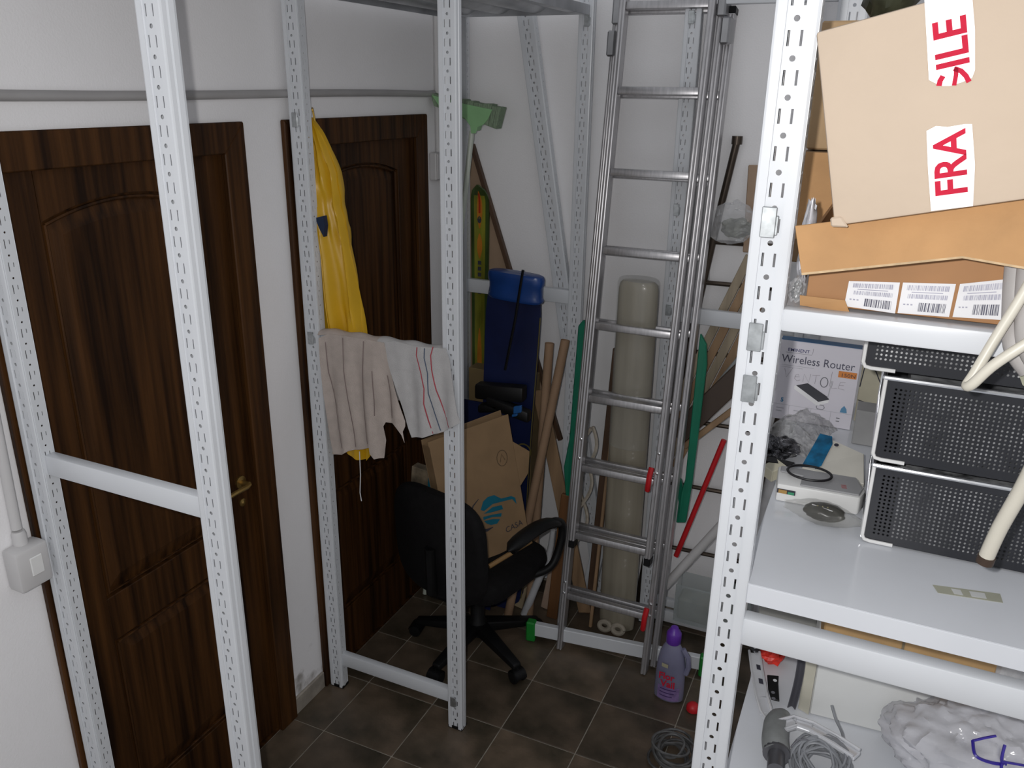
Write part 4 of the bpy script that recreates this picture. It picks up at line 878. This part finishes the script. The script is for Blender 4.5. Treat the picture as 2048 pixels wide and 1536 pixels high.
# perforated baskets
MESHB = mat('dark_grey_mesh', (.018, .019, .024), .38, var=.1)
def perf_panel(fn, W, H, pitch=.0076, r=.0021, margin=.012):
    g = G(); nx = int((W-2*margin)/pitch); ny = int((H-2*margin)/pitch); ox, oy = (W-nx*pitch)/2, (H-ny*pitch)/2; n = 8
    ring = [(r*math.cos(k*PI/4+PI/8), r*math.sin(k*PI/4+PI/8)) for k in range(8)]; h = pitch/2
    sq = [(h, h*.0+h*.41), (h*.41, h), (-h*.41, h), (-h, h*.41), (-h, -h*.41), (-h*.41, -h), (h*.41, -h), (h, -h*.41)]
    cor = [(h, h), (-h, h), (-h, -h), (h, -h)]
    base = [(h, h), (0, h), (-h, h), (-h, 0), (-h, -h), (0, -h), (h, -h), (h, 0)]
    ring = [(r*math.cos(k*PI/4+PI/4), r*math.sin(k*PI/4+PI/4)) for k in range(8)]
    for i in range(nx):
        for j in range(ny):
            cx, cy = ox+(i+.5)*pitch, oy+(j+.5)*pitch
            g.add([fn(cx+x, cy+y) for x, y in base]+[fn(cx+x, cy+y) for x, y in ring], [(k, (k+1) % 8, 8+(k+1) % 8, 8+k) for k in range(8)])
    X0, X1, Y0, Y1 = ox, ox+nx*pitch, oy, oy+ny*pitch
    for a, b, c, d in ((0, 0, W, Y0), (0, Y1, W, H), (0, Y0, X0, Y1), (X1, Y0, W, Y1)): g.add([fn(a, b), fn(c, b), fn(c, d), fn(a, d)], [(0, 1, 2, 3)])
    return g
def basket(label, x, z, h, y=1.482, wd=.345, dp=.34):
    t = thing('mesh_basket', label, 'basket', (x+wd/2, y+dp/2, z), 'perforated baskets on the middle shelf')
    perf_panel(lambda a, b: V((x+a, y, z+.004+b)), wd, h-.012).build('front_panel', MESHB, t)
    perf_panel(lambda a, b: V((x, y+a, z+.004+b)), dp, h-.012, .0152, .0042).build('side_panel', MESHB, t)
    perf_panel(lambda a, b: V((x+wd, y+a, z+.004+b)), dp, h-.012, .0152, .0042).build('side_panel', MESHB, t)
    G().box(x, y+dp-.001, z+.004, x+wd, y+dp, z+h-.012).build('rear_panel', MESHB, t)
    G().box(x, y+.001, z+.003, x+wd, y+dp, z+.004).build('bottom', MESHB, t)
    G().tube([V((x-.002, y-.002, z+h-.006)), V((x-.002, y-.002, z+.014)), V((x+.002, y-.002, z+.006)), V((x+.012, y-.002, z+.004)), V((x+.05, y-.002, z+.004))], .0034, 8).build('corner_wire', WHITEP, t, smooth=True)
    G().tube([V((x-.002, y+dp, z+h-.006)), V((x-.002, y+dp, z+.010)), V((x-.002, y+.0, z+.010))], .0034, 8).build('side_wire', CHROME, t, smooth=True)
    G().tube([V((x-.004, y-.003, z+h-.006)), V((x+wd, y-.003, z+h-.006))], .0042, 8).build('top_rod', CHROME, t, smooth=True)
    G().tube([V((x-.004, y+dp, z+h-.006)), V((x-.004, y-.003, z+h-.006))], .0034, 8).build('side_rod', CHROME, t, smooth=True)
    return t
basket('lowest dark perforated metal basket of the stack on the middle shelf', 1.856, Z2+.001, .160)
basket('second dark perforated metal basket, between the other two in the stack', 1.850, Z2+.163, .161)
basket('topmost dark perforated metal basket just under the upper shelf', 1.810, Z2+.327, .078)
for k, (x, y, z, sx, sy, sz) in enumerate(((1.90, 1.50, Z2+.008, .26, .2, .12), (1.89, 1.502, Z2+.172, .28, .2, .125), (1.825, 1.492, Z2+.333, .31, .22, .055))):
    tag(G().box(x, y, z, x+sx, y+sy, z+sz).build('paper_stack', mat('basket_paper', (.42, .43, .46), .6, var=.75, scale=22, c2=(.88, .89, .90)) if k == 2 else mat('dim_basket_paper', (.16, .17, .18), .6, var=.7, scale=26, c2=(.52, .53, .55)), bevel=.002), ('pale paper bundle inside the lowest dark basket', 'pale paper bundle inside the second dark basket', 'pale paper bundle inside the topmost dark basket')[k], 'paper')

# ------------------------------------------------------------------ right rack, upper shelf
# open carton with flap and barcode labels
oc = thing('cardboard_box', 'opened brown carton with three barcode labels under the big taped box', 'box', (1.85, 1.45, Z1))
cx0, cx1, cy0, cy1, ch_ = 1.716, 1.985, 1.292, 1.60, .118
BRN = mat('brown_carton_front', (.34, .165, .062), .6, var=.1, scale=9)
G().box(cx0, cy0, Z1+.001, cx1, cy0+.004, Z1+ch_-.03).build('front_panel', BRN, oc, bevel=.0008)
G().box(cx0, cy1-.004, Z1+.001, cx1, cy1, Z1+ch_).build('rear_panel', BRN, oc); G().box(cx0, cy0+.004, Z1+.001, cx0+.004, cy1-.004, Z1+ch_).build('side_panel', BRN, oc); G().box(cx1-.004, cy0+.004, Z1+.001, cx1, cy1-.004, Z1+ch_).build('side_panel', BRN, oc)
G().box(cx0+.004, cy0+.004, Z1+.001, cx1-.004, cy1-.004, Z1+.004).build('bottom', BRN, oc)
F1, F2, F3, F4 = at(1590, 452, 1, 1.226), at(2075, 395, 1, 1.226), at(2075, 540, 1, 1.205), at(1603, 548, 1, 1.205)
F3b = at(1925, 514, 1, 1.205)
G().prism([F1, F2, F3, F3b, F4], (0, .004, 0)).build('flap', KRAFT, oc, bevel=.0006)
G().tube([F4+V((0, .002, 0)), F3b+V((0, .002, 0)), F3+V((0, .002, 0))], .0024, 6).build('cut_edge', KEDGE, oc)
G().prism([at(1600, 590, 1, 1.288), at(1690, 600, 1, 1.286), at(1700, 626, 1, 1.288), at(1600, 610, 1, 1.288)], (0, -.002, 0)).build('torn_flap', KRAFT, oc)
lf_ = Fr((cx0, cy0, Z1+.001), (1, 0, 0), (0, 0, 1))
def lpx(px, py):
    p = at(px, py, 1, cy0-.001); return (p.x-cx0, p.z-Z1-.001)
BARC = mat('barcode_ink', (.10, .10, .14), .6); BARL = mat('pale_barcode_ink', (.36, .36, .44), .6)
for (a, b, c, d) in (((1698, 562), (1800, 565), (1790, 627), (1688, 612)), ((1806, 565), (1912, 568), (1898, 634), (1795, 626)), ((1920, 568), (2016, 558), (2005, 640), (1905, 634))):
    P4 = [lpx(*p) for p in (a, b, c, d)]; lb = lf_.poly(P4, .0008).build('barcode_label', PAPER, oc)
    def bil(u, v): 
        p, q, r_, s_ = [V(x) for x in P4]; return tuple(p.lerp(q, u).lerp(s_.lerp(r_, u), v))
    def bars(u0, u1, v0, v1, n, m, seed):
        rnd = random.Random(seed); g = G(); u = u0
        while u < u1:
            wv = rnd.choice((.35, .5, .9, 1.3))*(u1-u0)/n; lf_.poly([bil(u, v0), bil(min(u+wv, u1), v0), bil(min(u+wv, u1), v1), bil(u, v1)], .0013, g); u += wv+rnd.choice((.4, .6, 1.0))*(u1-u0)/n
        return g.build('barcode', m, lb)
    bars(.10, .90, .08, .24, 42, BARL, a[0]); bars(.14, .90, .36, .50, 42, BARL, a[0]+1); bars(.38, .90, .62, .90, 24, BARC, a[0]+2)
    for k in range(3): lf_.stroke([bil(.08+.07*k, .70), bil(.12+.07*k, .70)], .002, .0013).build('small_print', BARL, lb)
    lf_.stroke([bil(.2, .30), bil(.8, .30)], .0012, .0013).build('small_print', BARL, lb)
# the big FRAGILE box
fbx = thing('cardboard_box', 'large pale cardboard box with red and white FRAGILE tape, tilted on the upper shelf', 'box', (1.85, 1.3, 2.15))
q0, q1, q2 = at(1662, 452, 1, 1.195), at(2048, 398, 1, 1.195), at(1629, 50, 1, 1.200)
ux_ = (q1-q0).normalized(); bf = Fr(q0+V((.004, 0, 0)), ux_, q2-q0)
WB, HB = .34, (q2-q0).length+.004
dpt = .26
G().prism([bf(0, 0), bf(WB, 0), bf(WB, HB), bf(0, HB-.012)], -bf.n*dpt+bf.ux*.0).build('carton', KRAFT2, fbx, bevel=.004, seg=2, smooth=True)
def bpx(px, py):
    d = at(px, py, 1, 1.195)-CAM; k = (bf.o-CAM).dot(bf.n)/d.dot(bf.n); d = CAM+d*k-bf.o; return (d.dot(bf.ux), d.dot(bf.uy))
def rag(px0, px1, y0, y1, top, bot):
    return bf.poly([bpx(*p) for p in ([(px0, y0)]+top+[(px1, y0), (px1+2, y1)]+bot+[(px0+4, y1)])], .0008)
tp1 = bf.poly([bpx(*p) for p in ((1848, -12), (1944, -12), (1950, 60), (1950, 140), (1944, 156), (1925, 164), (1900, 172), (1882, 172), (1866, 164), (1858, 160), (1854, 90))], .0008).build('fragile_tape', TAPE, fbx)
tp2 = bf.poly([bpx(*p) for p in ((1853, 262), (1872, 252), (1895, 254), (1930, 248), (1944, 248), (1950, 330), (1946, 412), (1862, 422), (1856, 340))], .0008).build('fragile_tape', TAPE, fbx)
def tape_text(px0, py0, px1, py1, h, s, par, wd):
    a, b = bpx(px0, py0), bpx(px1, py1); f2 = Fr(bf(*a), bf(*b)-bf(*a), V((-1, 0, 0))); f2.uy = -bf.ux*1.0
    f2.ux = (bf(*b)-bf(*a)).normalized(); f2.uy = bf.n.cross(f2.ux); f2.n = bf.n
    return text(f2, 0, 0, h, s, PINKRED, par, z=.0014, width=wd, bold=.0010)
sz = (bf(*bpx(1935, 300))-bf(*bpx(1870, 300))).length
L1 = (bf(*bpx(1932, 390))-bf(*bpx(1928, 262))).length; L2 = (bf(*bpx(1935, 132))-bf(*bpx(1932, 35))).length
tape_text(1934, 388, 1929, 262, sz/.72, 'FRA', tp2, L1); tape_text(1938, 130, 1930, 34, sz/.72, 'ILE', tp1, L2)
# the torn G
gs = [(1878, 172), (1880, 162), (1886, 152)]; bf.stroke([bpx(*p) for p in gs], .0062, .0014).build('lettering', PINKRED, tp1)
bf.stroke([bpx(*p) for p in ((1908, 171), (1912, 150), (1912, 138), (1908, 138))], .0050, .0014).build('lettering', PINKRED, tp1)
bf.stroke([bpx(*p) for p in ((1908, 137), (1922, 142), (1932, 152), (1938, 164))], .0056, .0014).build('lettering', PINKRED, tp1)
# crushed corner flap of the box
G().prism([bf(-.004, .0, .002), bf(.018, -.004, .004), bf(.010, .012, .003), bf(-.004, .012, .002)], -bf.n*.006).build('dented_corner', KRAFT2, fbx, bevel=.002)
# cartons behind
t = thing('cardboard_box', 'brown carton with folded flaps behind the big taped box', 'box', (1.83, 1.8, Z1))
G().box(1.648, 1.62, Z1+.001, 1.98, 1.98, Z1+.20).build('carton', KRAFT3, t, bevel=.003)
G().prism([(1.65, 1.618, Z1+.201), (1.745, 1.618, Z1+.201), (1.732, 1.585, Z1+.10), (1.70, 1.575, Z1+.06), (1.66, 1.59, Z1+.05)], (0, -.003, 0)).build('flap', KRAFT, t)
t = thing('cardboard_box', 'light brown carton stacked on the brown carton at the back of the upper shelf', 'box', (1.85, 1.82, Z1+.2)); G().box(1.652, 1.66, Z1+.203, 1.99, 1.97, Z1+.42).build('carton', mat('light_brown_carton', (.42, .28, .15), .75, var=.08), t, bevel=.003)
t = thing('dark_bag', 'dark olive bag on top of the stacked cartons', 'bag', (1.75, 1.75, Z1+.42)); crumple((1.755, 1.76, Z1+.478), .05, .07, .055, .2, 2, seed=4).build('bag', mat('olive_bag', (.05, .055, .035), .35, var=.6, scale=20), t, smooth=True)
t = thing('patterned_bag', 'pale blue patterned bag beside the dark bag on the stacked cartons', 'bag', (1.88, 1.75, Z1+.42)); crumple((1.885, 1.76, Z1+.478), .07, .07, .055, .15, 2, seed=6).build('bag', mat('blue_white_bag', (.30, .38, .42), .4, var=.5, scale=30), t, smooth=True)
t = thing('white_packet', 'white bag with a barcode squeezed between the post and the brown carton', 'packet', (1.70, 1.33, Z1)); crumple((1.703, 1.335, Z1+.088), .011, .03, .062, .25, 3, seed=8).build('bag', mat('white_bag', (.66, .66, .70), .3), t, smooth=True)
pfb = Fr((1.698, 1.303, Z1+.062), (1, 0, 0), (0, 0, 1))
for k in range(7): pfb.stroke([(-.002+.0022*k, .0), (-.0005+.0022*k, .024)], .0010, .002).build('barcode', GREY, t)
t = thing('clear_packet', 'small clear packet of metal parts at the left end of the upper shelf', 'packet', (1.70, 1.31, Z1)); crumple((1.701, 1.302, Z1+.019), .012, .016, .018, .35, 3, seed=11).build('film', CLEAR, t); crumple((1.701, 1.304, Z1+.017), .008, .010, .013, .4, 4, seed=12).build('metal_parts', mat('grey_parts', (.35, .36, .36), .3, .6, var=.5, scale=60), t)

# hoses and cables at the right edge
CAB = mat('ivory_cable', (.60, .57, .49), .4, var=.05)
def smoothpath(pts, n=7):
    out = []; pts = [V(p) for p in pts]
    for i in range(len(pts)-1):
        p0, p1, p2, p3 = pts[max(i-1, 0)], pts[i], pts[i+1], pts[min(i+2, len(pts)-1)]
        for k in range(n):
            q = k/n; out.append(.5*((2*p1)+(p2-p0)*q+(2*p0-5*p1+4*p2-p3)*q*q+(3*p1-p0-3*p2+p3)*q**3))
    return out+[pts[-1]]
tag(G().tube(smoothpath([at(2110, 470, 1, 1.22), at(2048, 585, 1, 1.215), at(1990, 678, 1, 1.21), at(1950, 745, 1, 1.20), at(1934, 770, 1, 1.195), at(1945, 768, 1, 1.185), at(1985, 732, 1, 1.18), at(2048, 690, 1, 1.18), at(2130, 640, 1, 1.19)]), .0070, 10).build('hanging_cable', CAB, smooth=True), 'folded ivory cable loop hanging in front of the upper beam', 'cable')
t = thing('thick_cable', 'thick ivory cable end hanging in front of the lowest basket', 'cable', at(1966, 1130, 1, 1.22))
G().tube(smoothpath([at(2160, 700, 1, 1.19), at(2090, 880, 1, 1.20), at(2048, 970, 1, 1.21), at(2000, 1055, 1, 1.22), at(1972, 1115, 1, 1.225)]), .0105, 12).build('sheath', CAB, t, smooth=True)
G().lathe([(.0118, 0), (.0118, .012), (.008, .014)], at(1974, 1112, 1, 1.225), 12, at(1966, 1132, 1, 1.226)-at(1974, 1112, 1, 1.225)).build('end_tip', mat('brown_tip', (.05, .03, .02), .5), t, smooth=True)
HOSE = mat('grey_hose', (.40, .38, .37), .5, var=.08)
t = thing('hose_bundle', 'bundle of thick grey hoses at the right end of the upper shelf', 'hose', (2.05, 1.3, Z1))
for k in range(3): G().tube(smoothpath([at(2036+k*26, 520, 1, 1.262-.02*k), at(2030+k*26, 600, 1, 1.255-.02*k), at(2032+k*28, 690, 1, 1.222-.02*k), at(2062+k*28, 740, 1, 1.215-.02*k)]), .0155, 12).build('hose', HOSE, t, smooth=True)
t = thing('tagged_strap', 'olive strap with a pink and white tag at the right edge below the upper beam', 'strap', at(2045, 740, 1, 1.20)); G().prism([at(2022, 705, 1, 1.225), at(2070, 700, 1, 1.225), at(2075, 790, 1, 1.225), at(2045, 770, 1, 1.225)], (0, .004, 0)).build('strap', mat('olive_strap', (.30, .30, .22), .6), t); G().prism([at(2038, 714, 1, 1.22), at(2075, 710, 1, 1.22), at(2075, 748, 1, 1.22), at(2044, 746, 1, 1.22)], (0, .003, 0)).build('tag', PINKRED, t)

# ------------------------------------------------------------------ right rack, lower shelf
WB_ = thing('white_carton', 'large off-white carton standing on the lower shelf', 'box', (1.95, 1.75, Z3))
o_ = at(1618, 1428, 2, Z3+.002); e_ = at(1868, 1492, 2, Z3+.002)
uw = (e_-o_).normalized(); pw = V((-uw.y, uw.x, 0)); pw = pw if pw.y > 0 else -pw
G().prism([o_, o_+uw*.40, o_+uw*.40+pw*.30, o_+pw*.30], (0, 0, .135)).build('carton', mat('offwhite_carton', (.72, .73, .72), .55, var=.03), WB_, bevel=.003)
G().prism([o_+pw*.02-uw*.024-pw*.01, o_-uw*.001-pw*.003, o_-uw*.001-pw*.003+V((0, 0, .135)), o_+pw*.02-uw*.024-pw*.01+V((0, 0, .135))], pw*.002).build('side_flap', mat('cream_flap', (.55, .53, .44), .6), WB_)
t = thing('cardboard_box', 'flat tan carton sealed with tape lying on the off-white carton', 'box', o_+V((.1, .05, .138)))
c3 = o_+V((0, 0, .138))
G().prism([c3+uw*.002+pw*.012, c3+uw*.33+pw*.012, c3+uw*.33+pw*.28, c3+uw*.002+pw*.28], (0, 0, .11)).build('carton', mat('tan_carton', (.46, .29, .13), .7, var=.12, scale=12), t, bevel=.003)
G().prism([c3+uw*.155+pw*.0105+V((0, 0, .004)), c3+uw*.16+pw*.0105+V((0, 0, .004)), c3+uw*.16+pw*.0105+V((0, 0, .108)), c3+uw*.155+pw*.0105+V((0, 0, .108))], pw*.001).build('tape_seam', mat('seam_line', (.20, .16, .10), .6), t)
t = thing('grey_box', 'grey box with a white sheet and teal corner behind the off-white carton', 'box', (1.74, 1.95, Z3)); G().box(1.655, 1.93, Z3+.001, 1.80, 2.12, Z3+.27).build('box_body', mat('greige_box', (.34, .34, .32), .6), t, bevel=.003)
G().prism([(1.735, 1.925, Z3+.20), (1.80, 1.922, Z3+.20), (1.795, 1.924, Z3+.262), (1.742, 1.926, Z3+.268)], (0, .003, 0)).build('white_sheet', PAPER, t); G().prism([(1.775, 1.921, Z3+.262), (1.81, 1.919, Z3+.20), (1.812, 1.919, Z3+.268)], (0, .002, 0)).build('teal_corner', mat('teal_card', (.02, .17, .15), .6), t)
# steel bracket lying on the shelf
GC = mat('grey_casting', (.20, .21, .21), .55, var=.15, scale=25); CHR = mat('polished_steel', (.68, .69, .72), .25, .3, var=.08, scale=14)
t = thing('steel_bracket', 'polished steel wall bracket with a grey cast joint on the lower shelf', 'bracket', (1.76, 1.5, Z3))
zA = Z3+.030
def arm(pts, wd, nm, lift=0):
    P_ = [at(*p, 2, zA+lift) for p in pts]; g = G(); fl_ = G()
    for a, b in zip(P_, P_[1:]): g.bar(a, b+(b-a)*.04, wd, .008)
    o = g.build(nm, CHR, t, bevel=.0015)
    for s in (-1, 1):
        pp = []
        for i, p in enumerate(P_):
            d = (P_[min(i+1, len(P_)-1)]-P_[max(i-1, 0)]).normalized(); n_ = V((-d.y, d.x, 0)); pp.append(p+n_*s*wd/2+V((0, 0, .008)))
        fl_.tube(pp, .0032, 6)
    fl_.build('rolled_edge', CHR, o, smooth=True); return o, P_
a1_, P1 = arm([(1508, 1308), (1513, 1345), (1522, 1395), (1532, 1428), (1548, 1450)], .024, 'arm')
a2_, P2 = arm([(1562, 1455), (1590, 1447), (1622, 1458), (1665, 1482), (1712, 1512)], .026, 'arm', .022)
G().lathe([(.012, 0), (.012, .004)], P1[0]+V((0, .01, .006)), 14).build('pivot_disc', mat('dark_pivot', (.06, .06, .065), .3, .7), a1_, smooth=True)
G().lathe([(.004, 0), (.004, .003)], P1[0]+V((0, .01, .0105)), 10).build('rivet', CHR, a1_, smooth=True)
for s0, s1 in ((.30, .40), (.62, .72)): 
    d = (P1[2]-P1[0]); c = P1[0]+d*(s0+s1)/2; G().obox(c+V((.006, 0, .0052)), V((.006, 0, 0)), d.normalized()*.008, (0, 0, .0008)).build('slot', DARKP, a1_)
cj = at(1556, 1445, 2, zA); ce = at(1553, 1505, 2, Z3+.030)
G().tube(smoothpath([at(1572, 1433, 2, zA+.004), cj+V((0, 0, .006)), at(1550, 1475, 2, zA+.006), ce]), .021, 14, rf=lambda u: .015+.012*min(1, u*2.2)).build('cast_joint', GC, t, smooth=True)
G().lathe([(.0275, 0), (.0275, .006), (.017, .0065), (.017, .05)], ce, 16, ce-at(1555, 1470, 2, zA)+V((0, 0, 0))).build('stem', mat('dark_stem', (.10, .10, .11), .4, .5), t, smooth=True)
pl = [at(*p, 2, Z3+.022) for p in ((1534, 1352), (1557, 1354), (1556, 1370), (1558, 1404), (1542, 1400), (1536, 1380))]
pb = G().prism(pl, (0, 0, .004)).build('black_plate', BLACKP, t, bevel=.001)
for px, py in ((1550, 1361), (1546, 1385), (1547, 1397)): G().lathe([(.0045, 0), (.0045, .0006)], at(px, py, 2, Z3+.0264), 10).build('plate_hole', PAPER if py < 1370 else GREY, pb)
t = thing('red_object', 'crumpled red plastic piece at the back of the lower shelf', 'red plastic', at(1545, 1325, 2, Z3)); crumple(at(1543, 1303, 2, Z3+.03), .030, .030, .026, .4, 3, seed=13).build('piece', mat('bright_red_plastic', (.75, .035, .02), .35, var=.2, scale=40), t)
t = thing('curved_strip', 'dark grey curved strip standing against the off-white carton', 'strip', at(1590, 1420, 2, Z3))
cs = [at(1588, 1418, 2, Z3+.001)+V((0, .0, 0))]
bs = at(1589, 1419, 2, Z3+.001)
G().grid(lambda u, v: bs+V((.018*u-.016+.006*math.sin(PI*v), .010*math.sin(PI*u)+.01*v, .20*v)), 6, 14).build('strip', mat('dark_grey_strip', (.085, .085, .10), .5), t, solid=.002, smooth=True)
# grey cable coil
t = thing('cable_coil', 'neat coil of grey network cable in front of the off-white carton', 'cable', at(1645, 1500, 2, Z3))
cc = at(1640, 1524, 2, Z3+.026); CG = mat('grey_network_cable', (.24, .25, .27), .45, var=.15, scale=30)
coil('c', '', cc, .042, .0030, 22, None, tilt=(-.15, -.35, 1), hgt=.014, sp=.013, seed=3).build('coil', CG, t, smooth=True)
G().tube(smoothpath([cc+V((.03, .03, .012)), cc+V((.036, .07, .02)), cc+V((.018, .105, .03)), cc+V((.006, .12, .05))]), .0030, 7).build('loose_end', CG, t, smooth=True)
G().tube(smoothpath([cc+V((-.02, .03, .02)), cc+V((-.045, .02, .022)), cc+V((-.058, .005, .01)), cc+V((-.05, .03, .012))]), .0015, 6).build('tie_wire', GREY, t, smooth=True)
# white plastic carrier bag
t = thing('carrier_bag', 'white translucent plastic bag with violet lettering on the lower shelf', 'bag', (2.05, 1.52, Z3))
WBG = mat('white_bag_film', (.60, .60, .64), .16, var=.10, alpha=.80, scale=8, bump=.4, bscale=25)
bc = at(1945, 1500, 2, Z3+.07)
g = crumple(bc, .150, .105, .088, .16, 2.2, 90, 60, seed=14.3, ridge=.16)
g.build('bag_body', WBG, t, smooth=True)
hb = at(1985, 1395, 2, Z3+.16)
def neck(u, v):
    a = u*2*PI; p = bc.lerp(hb+V((.02, .08, .03)), .45+.75*v); w = .075*(1-.55*v)+.03*v*v
    return p+V((math.cos(a)*w*(1+.25*math.sin(a*5)), math.sin(a)*w*.5*(1+.25*math.cos(a*4+1)), .018*math.sin(a*3)))
G().grid(neck, 36, 8, True).build('gathered_top', mat('clear_bag_film', (.62, .63, .66), .1, alpha=.5, bump=.6, bscale=40), t)
VL = mat('violet_ink', (.035, .02, .30), .4)
def ink(pts, wd):
    pp = []
    for x, y in pts:
        d = (at(x, y, 2, Z3)-CAM).normalized(); oc_ = CAM-bc; best = None
        # nearest face of the bag along the sight line
        for v in BAGV:
            r_ = v-CAM; dist = (r_-d*r_.dot(d)).length
            if best is None or dist+.05*r_.dot(d) < best[0]: best = (dist+.05*r_.dot(d), r_.dot(d))
        pp.append(CAM+d*(best[1]-.006))
    return G().tube(smoothpath(pp, 5), wd, 5).build('lettering', VL, t, smooth=True)
BAGV = g.v
ink([(1945, 1482), (1970, 1476), (1992, 1472)], .0026); ink([(1945, 1482), (1952, 1512), (1985, 1526), (2012, 1528)], .0032); ink([(2010, 1490), (2004, 1515), (2003, 1545)], .0030); ink([(2003, 1523), (2048, 1531)], .0026)
